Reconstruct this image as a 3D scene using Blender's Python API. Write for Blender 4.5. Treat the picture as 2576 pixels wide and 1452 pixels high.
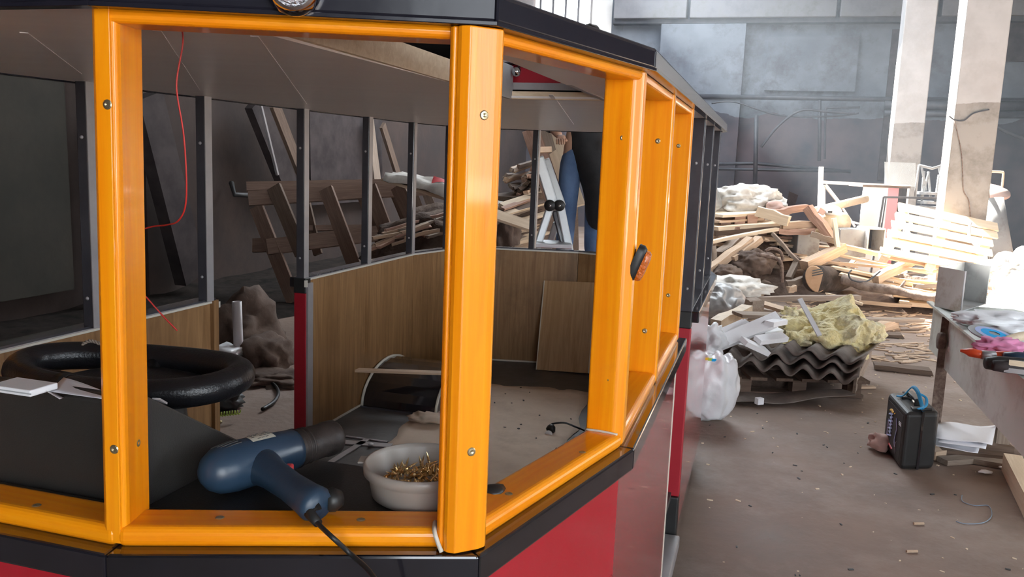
import bpy, bmesh, math, random
from mathutils import Vector, Matrix, noise
from mathutils.geometry import tessellate_polygon
random.seed(7)
R = random.random
def U(a, b): return a + (b - a) * R()
S = bpy.context.scene
for o in list(bpy.data.objects): bpy.data.objects.remove(o)

# ------------------------------------------------------------------ camera
FPX = 2130.0                      # focal length in pixels of a 2576 wide frame
PITCH = math.atan(320 / FPX); ROLL = math.radians(2.29)
EYE = Vector((0, 0, 1.6))
CF = Vector((0, math.cos(PITCH), -math.sin(PITCH)))
_r0 = Vector((1, 0, 0)); _u0 = Vector((0, math.sin(PITCH), math.cos(PITCH)))
CR = _r0 * math.cos(ROLL) + _u0 * math.sin(ROLL)
CU = -_r0 * math.sin(ROLL) + _u0 * math.cos(ROLL)
cam_d = bpy.data.cameras.new('camera'); cam = bpy.data.objects.new('camera', cam_d)
S.collection.objects.link(cam); S.camera = cam
cam_d.sensor_width = 36; cam_d.lens = 36 * FPX / 2576
cam_d.clip_start = .05; cam_d.clip_end = 200
cm = Matrix((CR, CU, -CF)).transposed().to_4x4(); cm.translation = EYE
cam.matrix_world = cm

# ------------------------------------------------------------------ world, sun, exposure
S.view_settings.view_transform = 'Standard'; S.view_settings.look = 'None'
S.view_settings.gamma = 1; S.view_settings.use_curve_mapping = False
S.view_settings.exposure = 1.0
w = bpy.data.worlds.new('World'); S.world = w; w.use_nodes = True
bg = w.node_tree.nodes['Background']
bg.inputs[0].default_value = (.86, .93, 1.0, 1); bg.inputs[1].default_value = 4.8
sd = bpy.data.lights.new('sun', 'SUN'); sd.energy = 46; sd.angle = .03; sd.color = (1, .95, .86)
sun = bpy.data.objects.new('sun', sd); S.collection.objects.link(sun)
SUND = Vector((.45, -.62, -.64)).normalized()
sun.rotation_euler = SUND.to_track_quat('-Z', 'Y').to_euler(); sun.location = (-6, 12, 12)

# ------------------------------------------------------------------ coordinate helpers (wagon frame: h across, s along, z up)
N = Vector((.96, -.28, 0)); A = Vector((.28, .96, 0))
def W(h, s, z=0.0): return N * (h - 1.1) + A * s + Vector((0, 0, z))
def ray(px, py): return CF * FPX + CR * (px - 1288) - CU * (py - 726)
def az(px, py, z): d = ray(px, py); return EYE + d * ((z - EYE.z) / d.z)
def ay(px, py, Y): d = ray(px, py); return EYE + d * (Y / d.y)
def hit(px, py, P, n): d = ray(px, py); return EYE + d * ((P - EYE).dot(n) / d.dot(n))
def onS(px, py, s): return hit(px, py, A * s, A)
def onH(px, py, h): return hit(px, py, N * (h - 1.1), N)

# ------------------------------------------------------------------ materials
def mk(name, c1, c2=None, scale=4, stretch=(1, 1, 1), rough=.6, metal=0, coat=0, bump=0, bscale=None,
       alpha=1, emit=None, trans=0, detail=8, contrast=(.35, .65), spec=.5, distort=0, dirt=None, dirts=2, rvar=0, sheen=0):
    m = bpy.data.materials.new(name); m.use_nodes = True
    nt = m.node_tree; n = nt.nodes; l = nt.links; b = n['Principled BSDF']
    def inp(k, v):
        if k in b.inputs: b.inputs[k].default_value = v
    inp('Base Color', (*c1, 1)); inp('Roughness', rough); inp('Metallic', metal); inp('Coat Weight', coat)
    inp('Coat Roughness', .06); inp('Alpha', alpha); inp('Transmission Weight', trans); inp('Specular IOR Level', spec)
    if sheen: inp('Sheen Weight', sheen)
    tc = n.new('ShaderNodeTexCoord'); mp = n.new('ShaderNodeMapping'); mp.inputs['Scale'].default_value = stretch
    l.new(tc.outputs['Object'], mp.inputs['Vector'])
    out = None
    if c2 or bump or rvar:
        nz = n.new('ShaderNodeTexNoise'); nz.inputs['Scale'].default_value = scale; nz.inputs['Detail'].default_value = detail
        nz.inputs['Roughness'].default_value = .62; nz.inputs['Distortion'].default_value = distort
        l.new(mp.outputs[0], nz.inputs['Vector'])
    if c2:
        cr = n.new('ShaderNodeValToRGB'); cr.color_ramp.elements[0].position = contrast[0]; cr.color_ramp.elements[1].position = contrast[1]
        cr.color_ramp.elements[0].color = (*c1, 1); cr.color_ramp.elements[1].color = (*c2, 1)
        l.new(nz.outputs['Fac'], cr.inputs[0]); out = cr.outputs[0]
        if dirt:
            n2 = n.new('ShaderNodeTexNoise'); n2.inputs['Scale'].default_value = dirts; n2.inputs['Detail'].default_value = 10
            n2.inputs['Roughness'].default_value = .7
            l.new(tc.outputs['Object'], n2.inputs['Vector'])
            r2 = n.new('ShaderNodeValToRGB'); r2.color_ramp.elements[0].position = .48; r2.color_ramp.elements[1].position = .68
            l.new(n2.outputs['Fac'], r2.inputs[0])
            mx = n.new('ShaderNodeMixRGB'); l.new(r2.outputs[0], mx.inputs[0]); l.new(out, mx.inputs[1])
            mx.inputs[2].default_value = (*dirt, 1); out = mx.outputs[0]
        l.new(out, b.inputs['Base Color'])
    if rvar:
        mr = n.new('ShaderNodeMapRange'); l.new(nz.outputs['Fac'], mr.inputs[0])
        mr.inputs[1].default_value = .3; mr.inputs[2].default_value = .7
        mr.inputs[3].default_value = max(0, rough - rvar); mr.inputs[4].default_value = rough + rvar
        l.new(mr.outputs[0], b.inputs['Roughness'])
    if bump:
        bn = n.new('ShaderNodeBump'); bn.inputs['Strength'].default_value = bump; bn.inputs['Distance'].default_value = .02
        if bscale:
            n3 = n.new('ShaderNodeTexNoise'); n3.inputs['Scale'].default_value = bscale; n3.inputs['Detail'].default_value = 5
            l.new(mp.outputs[0], n3.inputs['Vector']); l.new(n3.outputs['Fac'], bn.inputs['Height'])
        else: l.new(nz.outputs['Fac'], bn.inputs['Height'])
        l.new(bn.outputs[0], b.inputs['Normal'])
    if emit:
        inp('Emission Color', (*emit[0], 1)); inp('Emission Strength', emit[1])
    m.diffuse_color = (*c1, 1)
    return m
GX = (1.2, 22, 22); GZ = (22, 22, 1.0)
M = {}
M['orange'] = mk('varnished_pine', (.86, .235, .002), (.95, .35, .006), 2.2, GX, rough=.30, spec=.35, coat=.35, bump=.05, detail=5, contrast=(.3, .7), distort=.6)
M['orangez'] = mk('varnished_pine_post', (.86, .235, .002), (.95, .35, .006), 2.2, GZ, rough=.30, spec=.35, coat=.35, bump=.05, detail=5, contrast=(.3, .7), distort=.6)
M['black'] = mk('black_gloss_paint', (.008, .008, .010), (.014, .013, .018), 3, rough=.13, coat=.8, bump=.03, bscale=6)
M['steel'] = mk('dark_steel_post', (.040, .038, .045), (.080, .078, .090), 3, (1, 1, .6), rough=.24, metal=.1, coat=.5, rvar=.06)
M['alu'] = mk('grey_aluminium_strip', (.34, .32, .33), (.42, .40, .40), 6, rough=.42, metal=.35)
M['white_edge'] = mk('pale_edge_strip', (.62, .58, .50), rough=.45)
M['red'] = mk('red_gloss_paint', (.42, .004, .016), (.47, .007, .024), 2, rough=.16, coat=.9, bump=.02, bscale=3)
M['redmatt'] = mk('dark_red_paint', (.32, .004, .015), (.36, .008, .02), 5, rough=.5)
M['ceiling'] = mk('pale_plastic_lining', (.84, .79, .78), (.88, .84, .82), 1.5, (1, 6, 1), rough=.33, bump=.02)
def laminate():
    m = mk('oak_laminate', (.19, .092, .034), (.36, .20, .088), 3.0, (9, 9, .55), rough=.42, detail=7, contrast=(.33, .68), distort=1.2, dirt=(.15, .08, .035), dirts=1.2)
    return m
M['lam'] = laminate()
M['lamx'] = mk('oak_laminate_offcut', (.34, .19, .085), (.50, .32, .17), 3.0, (.55, 9, 9), rough=.42, detail=7, contrast=(.33, .68), distort=1.2)
M['rubber'] = mk('black_floor_lining', (.045, .043, .043), (.075, .07, .068), 8, rough=.42, bump=.06, bscale=40, rvar=.1)
M['vinyl'] = mk('black_leatherette', (.012, .012, .013), (.026, .025, .023), 3, rough=.42, bump=.12, bscale=420, rvar=.08)
M['wheel'] = mk('wheel_black', (.010, .010, .012), rough=.3, bump=.12, bscale=220)
M['chrome'] = mk('chrome', (.75, .75, .78), rough=.12, metal=1)
M['screw'] = mk('zinc_screw', (.45, .38, .22), (.7, .6, .4), 30, rough=.3, metal=.9)
M['brass'] = mk('yellow_zinc', (.62, .42, .18), (.85, .66, .36), 30, rough=.28, metal=.95)
M['glass'] = mk('lens_glass', (.85, .88, .95), rough=.15, metal=.7, bump=1.0, bscale=140)
M['amber'] = mk('amber_lens', (.75, .16, .01), rough=.15, coat=.6, bump=.5, bscale=160, trans=.25)
M['blackplast'] = mk('black_plastic', (.012, .012, .012), (.02, .02, .02), 8, rough=.45, bump=.05)
M['kraft'] = mk('brown_paper', (.62, .49, .38), (.72, .59, .47), 3, rough=.8, bump=.15, dirt=(.55, .43, .33), dirts=4)
M['blue'] = mk('dark_blue_plastic', (.016, .035, .065), (.022, .048, .085), 6, rough=.36, bump=.03, bscale=60, rvar=.08)
M['sooty'] = mk('sooty_metal', (.022, .019, .018), (.07, .055, .05), 18, rough=.5, metal=.4, bump=.2, rvar=.1)
M['plate'] = mk('rating_plate', (.50, .49, .42), rough=.5)
M['print'] = mk('dark_print', (.05, .05, .05), rough=.6)
M['tub'] = mk('milky_plastic', (.56, .52, .47), (.48, .44, .40), 4, rough=.35, trans=.35, alpha=.86, bump=.04)
M['white'] = mk('white_plastic', (.76, .76, .78), rough=.45)
M['paper'] = mk('white_paper', (.80, .80, .84), rough=.7)
M['redwire'] = mk('red_wire', (.45, .02, .015), rough=.45)
M['bluewire'] = mk('blue_grey_wire', (.22, .28, .36), rough=.45)
M['concrete'] = mk('dusty_concrete_floor', (.175, .120, .090), (.275, .195, .152), 1.3, rough=.72, bump=.28, bscale=24, dirt=(.34, .262, .222), dirts=.9, rvar=.15)
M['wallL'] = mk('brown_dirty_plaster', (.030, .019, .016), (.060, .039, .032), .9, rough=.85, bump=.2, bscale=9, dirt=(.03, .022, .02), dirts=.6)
M['ceil_h'] = mk('hall_ceiling_concrete', (.12, .12, .125), (.19, .19, .195), 1, rough=.9)
M['beam'] = mk('pale_concrete_beam', (.15, .15, .165), (.23, .23, .245), 1.4, (1, 1, 1), rough=.85, bump=.2, dirt=(.15, .15, .15), dirts=1.4)
M['pipe'] = mk('dark_pipe', (.035, .037, .045), (.06, .06, .07), 4, rough=.55)
M['pipe_l'] = mk('white_pipe', (.60, .57, .58), rough=.4)
M['wood_pale'] = mk('pale_softwood', (.64, .49, .33), (.84, .70, .53), 2.5, GX, rough=.75, bump=.15, distort=.8, contrast=(.25, .75))
M['wood_tan'] = mk('tan_softwood', (.42, .285, .185), (.64, .48, .35), 2.5, GX, rough=.78, bump=.15, distort=.8, contrast=(.25, .75))
M['wood_grey'] = mk('weathered_wood', (.20, .15, .115), (.40, .32, .26), 2.5, GX, rough=.85, bump=.2, distort=.8, contrast=(.25, .75))
M['wood_dark'] = mk('dark_old_wood', (.085, .055, .040), (.19, .13, .095), 2.5, GX, rough=.85, bump=.2, distort=.8, contrast=(.25, .75))
M['wood_red'] = mk('reddish_wood', (.34, .19, .135), (.54, .35, .27), 2.5, GX, rough=.8, bump=.15, distort=.8)
M['bark'] = mk('bark', (.16, .11, .085), (.36, .28, .23), 9, (1, 1, 1), rough=.9, bump=.8)
M['barkdark'] = mk('dark_bark', (.05, .037, .03), (.12, .09, .075), 9, rough=.9, bump=.8)
M['endgrain'] = mk('sawn_end', (.55, .33, .19), (.68, .45, .28), 8, rough=.8, bump=.2)
M['sack'] = mk('pale_woven_sack', (.55, .51, .46), (.76, .73, .68), 4, rough=.7, bump=.3, bscale=14, dirt=(.42, .38, .33), dirts=3)
M['sackbrown'] = mk('brown_sack', (.075, .048, .036), (.16, .11, .085), 4, rough=.9, bump=.4, bscale=14)
M['earth'] = mk('earth_rubble', (.07, .045, .035), (.17, .12, .092), 7, rough=.95, bump=.8, bscale=22)
M['bag'] = mk('thin_white_polythene', (.90, .91, .93), (.78, .80, .82), 3, rough=.3, bump=.5, bscale=7, alpha=.95)
M['wool'] = mk('yellow_mineral_wool', (.76, .62, .26), (.92, .84, .52), 7, rough=.95, bump=1.0, bscale=30, sheen=.4, dirt=(.70, .64, .45), dirts=5)
M['foam'] = mk('white_foam', (.86, .86, .88), rough=.75, bump=.1, bscale=90)
M['eternit'] = mk('grey_fibre_cement', (.13, .105, .09), (.23, .19, .165), 5, rough=.85, bump=.25, bscale=30)
M['galv'] = mk('galvanised_sheet', (.76, .82, .76), (.84, .88, .84), 5, (1, 1, 1), rough=.5, metal=0, bump=.06, dirt=(.48, .47, .42), dirts=3.5, rvar=.1)
M['rust'] = mk('rusty_angle', (.10, .06, .045), (.26, .19, .155), 26, rough=.85, bump=.4)
M['boxmetal'] = mk('grimy_pale_metal', (.74, .71, .66), (.85, .83, .79), 3, (1, 1, .4), rough=.5, dirt=(.5, .41, .32), dirts=6)
M['greymetal'] = mk('grey_cabinet_metal', (.30, .31, .32), (.40, .41, .42), 2, rough=.5, dirt=(.2, .18, .17), dirts=3)
M['darkmetal'] = mk('dark_cabinet_metal', (.034, .027, .028), (.065, .052, .052), 4, rough=.7, spec=.25)
M['soot'] = mk('black_floor_shade', (.012, .010, .009), (.035, .027, .023), 6, rough=.95, spec=.1, bump=.5)
M['cloth_black'] = mk('black_jacket', (.010, .010, .012), (.018, .018, .02), 12, rough=.85, bump=.3)
M['denim'] = mk('blue_denim', (.055, .10, .20), (.13, .21, .37), 6, (1, 1, .7), rough=.9, bump=.4, contrast=(.3, .7))
M['shirt'] = mk('mauve_shirt', (.16, .12, .13), rough=.9)
M['film'] = mk('grey_film', (.30, .29, .28), (.50, .49, .48), 3, rough=.35, bump=.4, bscale=6)
M['bounce_ground'] = mk('pale_bounce_ground', (.74, .71, .68), rough=.9)
M['tar'] = mk('dull_black_roof_cloth', (.022, .021, .025), (.04, .038, .042), 5, rough=.75, spec=.2)
M['wood_brown'] = mk('dull_brown_wood', (.13, .078, .058), (.25, .165, .125), 2.5, GX, rough=.85, bump=.2, distort=.8, contrast=(.25, .75))
M['fascia'] = mk('black_enamel_fascia', (.010, .010, .016), (.016, .015, .022), 3, rough=.22, spec=.22, coat=.12, bump=.06, bscale=7)
M['red'].node_tree.nodes['Principled BSDF'].inputs['Coat IOR'].default_value = 1.75
M['skin'] = mk('skin', (.50, .29, .20), rough=.6)
M['hair'] = mk('dark_hair', (.02, .015, .012), rough=.8)
M['ladder'] = mk('ladder_aluminium', (.50, .52, .53), (.60, .62, .63), 5, rough=.38, metal=.5)
M['pink'] = mk('pink_cloth', (.80, .30, .50), rough=.8)
M['orangered'] = mk('orange_red_plastic', (.85, .10, .03), rough=.35)
M['cyan'] = mk('bright_blue_print', (.02, .42, .85), rough=.4)
M['strap'] = mk('blue_webbing', (.02, .30, .62), (.04, .40, .75), 9, rough=.6)
M['yellow'] = mk('yellow_print', (.85, .50, .04), rough=.5)
M['bluewhite'] = mk('pale_blue_print', (.45, .52, .80), rough=.4)
M['redprint'] = mk('red_print', (.6, .05, .06), rough=.5)
M['whitepaint'] = mk('white_cabinet_paint', (.84, .82, .80), (.78, .76, .74), 2, rough=.5)
M['pinkpaint'] = mk('pink_cabinet_stripe', (.82, .30, .34), rough=.5)
M['clear'] = mk('clear_sheet', (.75, .78, .78), rough=.15, trans=.75, alpha=.55)
M['card'] = mk('pinkish_carton', (.50, .33, .28), (.60, .42, .36), 4, rough=.85)
M['beige'] = mk('beige_painted_tube', (.60, .47, .32), (.68, .56, .42), 3, rough=.6, dirt=(.4, .3, .2), dirts=4)
M['green'] = mk('yellow_green_plastic', (.45, .60, .10), rough=.5)
M['olive'] = mk('olive_wall', (.018, .016, .011), (.034, .028, .020), 1.6, rough=.8, bump=.2, bscale=9)

# ------------------------------------------------------------------ object helpers
COL = S.collection
WM = {}
def _parent(o, par, mtx):
    o.matrix_basis = mtx; WM[o.name] = mtx.copy()
    if par is not None:
        o.parent = par; o.matrix_parent_inverse = WM[par.name].inverted()
def tag(o, label=None, cat=None, group=None, kind=None):
    if label: o['label'] = label
    if cat: o['category'] = cat
    if group: o['group'] = group
    if kind: o['kind'] = kind
    return o
def empty(name, loc, label, cat, group=None, kind=None, rz=0):
    o = bpy.data.objects.new(name, None); COL.objects.link(o); o.empty_display_size = .1
    _parent(o, None, Matrix.Translation(Vector(loc)) @ Matrix.Rotation(rz, 4, 'Z'))
    return tag(o, label, cat, group, kind)
class MB:
    def __init__(s): s.v = []; s.f = []
    def add(s, vs, fs):
        k = len(s.v); s.v += [Vector(v) for v in vs]; s.f += [[i + k for i in f] for f in fs]; return s
    def box(s, c, d, m=None, jit=0):
        x, y, z = [q / 2 for q in d]
        vs = [Vector((a * x + U(-jit, jit), b * y + U(-jit, jit), e * z + U(-jit, jit))) for a in (-1, 1) for b in (-1, 1) for e in (-1, 1)]
        if m is not None: vs = [m @ v for v in vs]
        vs = [v + Vector(c) for v in vs]
        return s.add(vs, [(0, 1, 3, 2), (4, 6, 7, 5), (0, 4, 5, 1), (2, 3, 7, 6), (0, 2, 6, 4), (1, 5, 7, 3)])
    def beam(s, p0, p1, w, t, up=(0, 0, 1)):
        p0 = Vector(p0); p1 = Vector(p1); x = (p1 - p0); L = x.length; x.normalize(); up = Vector(up)
        y = up.cross(x)
        if y.length < 1e-4: y = Vector((1, 0, 0)).cross(x)
        y.normalize(); z = x.cross(y)
        m = Matrix((x, y, z)).transposed()
        return s.box((p0 + p1) / 2, (L, w, t), m)
    def prism(s, pts, z0, z1, f=None):
        n = len(pts)
        P = [Vector((p[0], p[1], 0)) for p in pts]
        a0 = [Vector((p.x, p.y, z0)) for p in P]; a1 = [Vector((p.x, p.y, z1)) for p in P]
        fs = [tuple(range(n))[::-1], tuple(range(n, 2 * n))] + [(i, (i + 1) % n, n + (i + 1) % n, n + i) for i in range(n)]
        return s.add(a0 + a1, fs)
    def tube(s, pts, r, n=8, cap=True, closed=False, sq=1.0):
        pts = [Vector(p) for p in pts]; k = len(pts)
        rs = r if isinstance(r, (list, tuple)) else [r] * k
        base = len(s.v); prev = None; vs = []; 
        for i, p in enumerate(pts):
            if closed: t = pts[(i + 1) % k] - pts[i - 1]
            else: t = pts[min(i + 1, k - 1)] - pts[max(i - 1, 0)]
            t.normalize()
            if prev is None:
                u = t.orthogonal().normalized()
            else:
                u = prev - t * prev.dot(t)
                u = u.normalized() if u.length > 1e-6 else t.orthogonal().normalized()
            prev = u; v = t.cross(u)
            for j in range(n):
                a = 2 * math.pi * j / n
                vs.append(p + (u * math.cos(a) + v * math.sin(a) * sq) * rs[i])
        fs = []
        for i in range(k if closed else k - 1):
            i2 = (i + 1) % k
            for j in range(n):
                fs.append((i * n + j, i * n + (j + 1) % n, i2 * n + (j + 1) % n, i2 * n + j))
        if cap and not closed:
            fs.append(tuple(range(n))[::-1]); fs.append(tuple(range((k - 1) * n, k * n)))
        return s.add(vs, fs)
    def lathe(s, prof, c, axis=(0, 0, 1), n=24, xr=1, yr=1):
        ax = Vector(axis).normalized(); q = Vector((0, 0, 1)).rotation_difference(ax)
        vs = []; k = len(prof)
        for (r, z) in prof:
            for j in range(n):
                a = 2 * math.pi * j / n
                vs.append(q @ Vector((r * math.cos(a) * xr, r * math.sin(a) * yr, z)) + Vector(c))
        fs = [(i * n + j, i * n + (j + 1) % n, (i + 1) * n + (j + 1) % n, (i + 1) * n + j) for i in range(k - 1) for j in range(n)]
        return s.add(vs, fs)
    def quad(s, a, b, c, d): return s.add([a, b, c, d], [(0, 1, 2, 3)])
    def xf(s, m): s.v = [m @ v for v in s.v]; return s
    def build(s, name, mat, par=None, smooth=False, mtx=None, bevel=0, solid=0, sub=0, local=False, seg=2):
        me = bpy.data.meshes.new(name)
        if mtx is None:                               # origin at the shape's own centre of base
            lo = Vector([min(v[i] for v in s.v) for i in range(3)]); hi = Vector([max(v[i] for v in s.v) for i in range(3)])
            c = Vector(((lo.x + hi.x) / 2, (lo.y + hi.y) / 2, lo.z)); mtx = Matrix.Translation(c)
            vs = [v - c for v in s.v]
        else:
            vs = s.v if local else [mtx.inverted() @ v for v in s.v]
        me.from_pydata(vs, [], s.f); me.update()
        bm = bmesh.new(); bm.from_mesh(me); bmesh.ops.recalc_face_normals(bm, faces=bm.faces); bm.to_mesh(me); bm.free()
        if smooth:
            for p in me.polygons: p.use_smooth = True
        me.materials.append(M[mat] if isinstance(mat, str) else mat)
        o = bpy.data.objects.new(name, me); COL.objects.link(o); _parent(o, par, mtx)
        if solid: q = o.modifiers.new('s', 'SOLIDIFY'); q.thickness = solid; q.offset = 0
        if sub: q = o.modifiers.new('u', 'SUBSURF'); q.levels = sub; q.render_levels = sub
        if bevel: q = o.modifiers.new('b', 'BEVEL'); q.width = bevel; q.segments = seg; q.limit_method = 'ANGLE'
        return o
def frame(p0, p1, up=(0, 0, 1)):
    p0 = Vector(p0); p1 = Vector(p1); x = (p1 - p0).normalized(); up = Vector(up)
    y = up.cross(x)
    if y.length < 1e-4: y = Vector((0, 1, 0))
    y.normalize(); z = x.cross(y)
    m = Matrix((x, y, z)).transposed().to_4x4(); m.translation = (p0 + p1) / 2
    return m
def board(name, p0, p1, w, t, mat, par=None, up=(0, 0, 1), roll=0, bevel=0, label=None, cat=None, group=None, rough=0.0, mesh=None):
    """a plank with its own length along local X (so the grain follows it)"""
    m = frame(p0, p1, up) @ Matrix.Rotation(roll, 4, 'X')
    L = (Vector(p1) - Vector(p0)).length
    b = MB(); x, y, z = L / 2, w / 2, t / 2
    if rough:   # ragged ends
        vs = []; fs = []
        nx = 4
        for i in range(nx + 1):
            X = -x + 2 * x * i / nx; e = rough if i in (0, nx) else 0; wob = U(-1, 1) * t * .15
            for (a, c) in ((-1, -1), (1, -1), (1, 1), (-1, 1)):
                vs.append(Vector((X + U(-e, e), a * y * U(.93, 1.0), c * z + wob)))
        fs = [(0, 1, 2, 3), (nx * 4 + 3, nx * 4 + 2, nx * 4 + 1, nx * 4)]
        for i in range(nx):
            for j in range(4): fs.append((i * 4 + j, (i + 1) * 4 + j, (i + 1) * 4 + (j + 1) % 4, i * 4 + (j + 1) % 4))
        b.add(vs, fs)
    else: b.box((0, 0, 0), (L, w, t))
    o = b.build(name, mat, par, mtx=m, local=True, bevel=bevel)
    return tag(o, label, cat, group)
def blob(name, c, r, mat, par=None, sub=3, amp=.25, freq=2.0, flat=.0, seed=0, detail=3, smooth=True, label=None, cat=None, group=None, ridg=False, rot=0, shape=None, kind=None):
    bm = bmesh.new(); bmesh.ops.create_icosphere(bm, subdivisions=sub, radius=1)
    off = Vector((seed * 7.3, seed * 3.1, seed * 1.7))
    q = Matrix.Rotation(rot, 3, 'Z')
    for v in bm.verts:
        d = v.co.normalized()
        nn = noise.fractal(d * freq + off, 1.0, 2.1, detail)
        if ridg: nn = 1 - abs(nn) * 2.2
        k = 1 + amp * nn
        p = Vector((d.x * r[0] * k, d.y * r[1] * k, d.z * r[2] * k))
        if shape: p = shape(p, d)
        if p.z < -r[2] * flat: p.z = -r[2] * flat + (p.z + r[2] * flat) * .06
        v.co = q @ p
    me = bpy.data.meshes.new(name); bm.to_mesh(me); bm.free()
    for p in me.polygons: p.use_smooth = smooth
    me.materials.append(M[mat]); o = bpy.data.objects.new(name, me); COL.objects.link(o)
    _parent(o, par, Matrix.Translation(Vector(c)))
    return tag(o, label, cat, group, kind)
def inst(src, mtx, par=None):
    o = src.copy(); COL.objects.link(o); o.parent = None
    _parent(o, par, mtx); return o
def flatmesh(outer, hole, z, name, mat, par=None, zf=None, solid=0, kind=None):
    loops = [[Vector((p[0], p[1], 0)) for p in outer]]
    if hole: loops.append([Vector((p[0], p[1], 0)) for p in hole])
    tri = tessellate_polygon(loops); vs = [v for l in loops for v in l]
    P = [Vector((v.x, v.y, zf(v) if zf else z)) for v in vs]
    o = MB().add(P, [tuple(t) for t in tri]).build(name, mat, par, solid=solid)
    return o
# ================================================================== THE HALL
def hs2(pts): return [W(h, s) for h, s in pts]
yd = MB().prism([(-60, -60), (60, -60), (60, -12), (-60, -12)], -.3, -.02).prism([(16, -12), (60, -12), (60, 30), (16, 30)], -.3, -.02).build('floor_bounce', 'bounce_ground'); tag(yd, kind='structure')  # unseen pale ground outside, added to bounce sunlight up onto the wagon ceiling
fl = MB().prism([(-14, -12), (16, -12), (16, 30), (-14, 30)], -.3, 0).build('floor', 'concrete'); tag(fl, kind='structure')
HL = -4.93; SF = 21.5
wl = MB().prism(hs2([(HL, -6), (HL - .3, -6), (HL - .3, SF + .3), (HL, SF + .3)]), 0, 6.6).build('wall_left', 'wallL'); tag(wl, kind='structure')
# far wall: paint worn through to a dirty pinkish dado, height threshold in object space
def farwall_mat():
    m = mk('worn_painted_far_wall', (.105, .12, .145), (.17, .19, .22), .8, (1, 1, 1), rough=.85, bump=.25, bscale=6, dirt=(.06, .06, .07), dirts=.9)
    nt = m.node_tree; n = nt.nodes; l = nt.links; b = n['Principled BSDF']
    src = b.inputs['Base Color'].links[0].from_socket
    tc = n.new('ShaderNodeTexCoord'); sp = n.new('ShaderNodeSeparateXYZ'); l.new(tc.outputs['Object'], sp.inputs[0])
    nz = n.new('ShaderNodeTexNoise'); nz.inputs['Scale'].default_value = 1.1; nz.inputs['Detail'].default_value = 8; l.new(tc.outputs['Object'], nz.inputs['Vector'])
    ad = n.new('ShaderNodeMath'); ad.operation = 'MULTIPLY_ADD'; l.new(nz.outputs['Fac'], ad.inputs[0]); ad.inputs[1].default_value = .5; l.new(sp.outputs['Z'], ad.inputs[2])
    lt = n.new('ShaderNodeMath'); lt.operation = 'LESS_THAN'; l.new(ad.outputs[0], lt.inputs[0]); lt.inputs[1].default_value = 3.15
    n2 = n.new('ShaderNodeTexNoise'); n2.inputs['Scale'].default_value = .9; n2.inputs['Detail'].default_value = 9; l.new(tc.outputs['Object'], n2.inputs['Vector'])
    r = n.new('ShaderNodeValToRGB'); r.color_ramp.elements[0].color = (.05, .05, .062, 1); r.color_ramp.elements[1].color = (.12, .092, .10, 1)
    r.color_ramp.elements[0].position = .38; r.color_ramp.elements[1].position = .66; l.new(n2.outputs['Fac'], r.inputs[0])
    mx = n.new('ShaderNodeMixRGB'); l.new(lt.outputs[0], mx.inputs[0]); l.new(src, mx.inputs[1]); l.new(r.outputs[0], mx.inputs[2])
    l.new(mx.outputs[0], b.inputs['Base Color']); return m
M['farwall'] = farwall_mat()
def column_mat():
    m = mk('whitewashed_concrete', (.40, .39, .39), (.47, .46, .46), 1.6, rough=.85, bump=.2, bscale=9, dirt=(.37, .35, .34), dirts=1.2)
    nt = m.node_tree; n = nt.nodes; l = nt.links; b = n['Principled BSDF']
    src = b.inputs['Base Color'].links[0].from_socket
    tc = n.new('ShaderNodeTexCoord'); sp = n.new('ShaderNodeSeparateXYZ'); l.new(tc.outputs['Object'], sp.inputs[0])
    nz = n.new('ShaderNodeTexNoise'); nz.inputs['Scale'].default_value = 3; nz.inputs['Detail'].default_value = 8; l.new(tc.outputs['Object'], nz.inputs['Vector'])
    ad = n.new('ShaderNodeMath'); ad.operation = 'MULTIPLY_ADD'; l.new(nz.outputs['Fac'], ad.inputs[0]); ad.inputs[1].default_value = .18; l.new(sp.outputs['Z'], ad.inputs[2])
    lt = n.new('ShaderNodeMath'); lt.operation = 'LESS_THAN'; l.new(ad.outputs[0], lt.inputs[0]); lt.inputs[1].default_value = 2.62
    n2 = n.new('ShaderNodeTexNoise'); n2.inputs['Scale'].default_value = 1.6; n2.inputs['Detail'].default_value = 11; n2.inputs['Roughness'].default_value = .7; l.new(tc.outputs['Object'], n2.inputs['Vector'])
    r = n.new('ShaderNodeValToRGB'); r.color_ramp.elements[0].color = (.14, .12, .105, 1); r.color_ramp.elements[1].color = (.30, .275, .255, 1)
    r.color_ramp.elements[0].position = .33; r.color_ramp.elements[1].position = .55; l.new(n2.outputs['Fac'], r.inputs[0])
    mx = n.new('ShaderNodeMixRGB'); l.new(lt.outputs[0], mx.inputs[0]); l.new(src, mx.inputs[1]); l.new(r.outputs[0], mx.inputs[2])
    l.new(mx.outputs[0], b.inputs['Base Color']); return m
M['column'] = column_mat()
# far wall with a high window opening in its left bay
hwl = onS(1345, 300, SF); h_w0 = N.dot(onS(1378, 40, SF)) + 1.1; h_w1 = N.dot(onS(1527, 40, SF)) + 1.1
fw = MB()
fw.prism(hs2([(HL - .3, SF), (9.4, SF), (9.4, SF + .3), (HL - .3, SF + .3)]), 0, 4.6)
fw.prism(hs2([(h_w1, SF), (9.4, SF), (9.4, SF + .3), (h_w1, SF + .3)]), 4.6, 6.6)
fw.prism(hs2([(HL - .3, SF), (h_w0 - 1.8, SF), (h_w0 - 1.8, SF + .3), (HL - .3, SF + .3)]), 4.6, 6.6)
fwo = fw.build('wall_back', 'farwall', mtx=Matrix.Translation((0, 0, 0))); tag(fwo, kind='structure')
wb = empty('window_1', W(h_w0, SF + .1, 4.6), None, None, kind='structure')
MB().beam(W(h_w1 - .12, SF + .1, 4.6), W(h_w1 - .12, SF + .1, 6.6), .5, .26, up=A).build('window_frame', 'whitepaint', wb)
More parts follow.
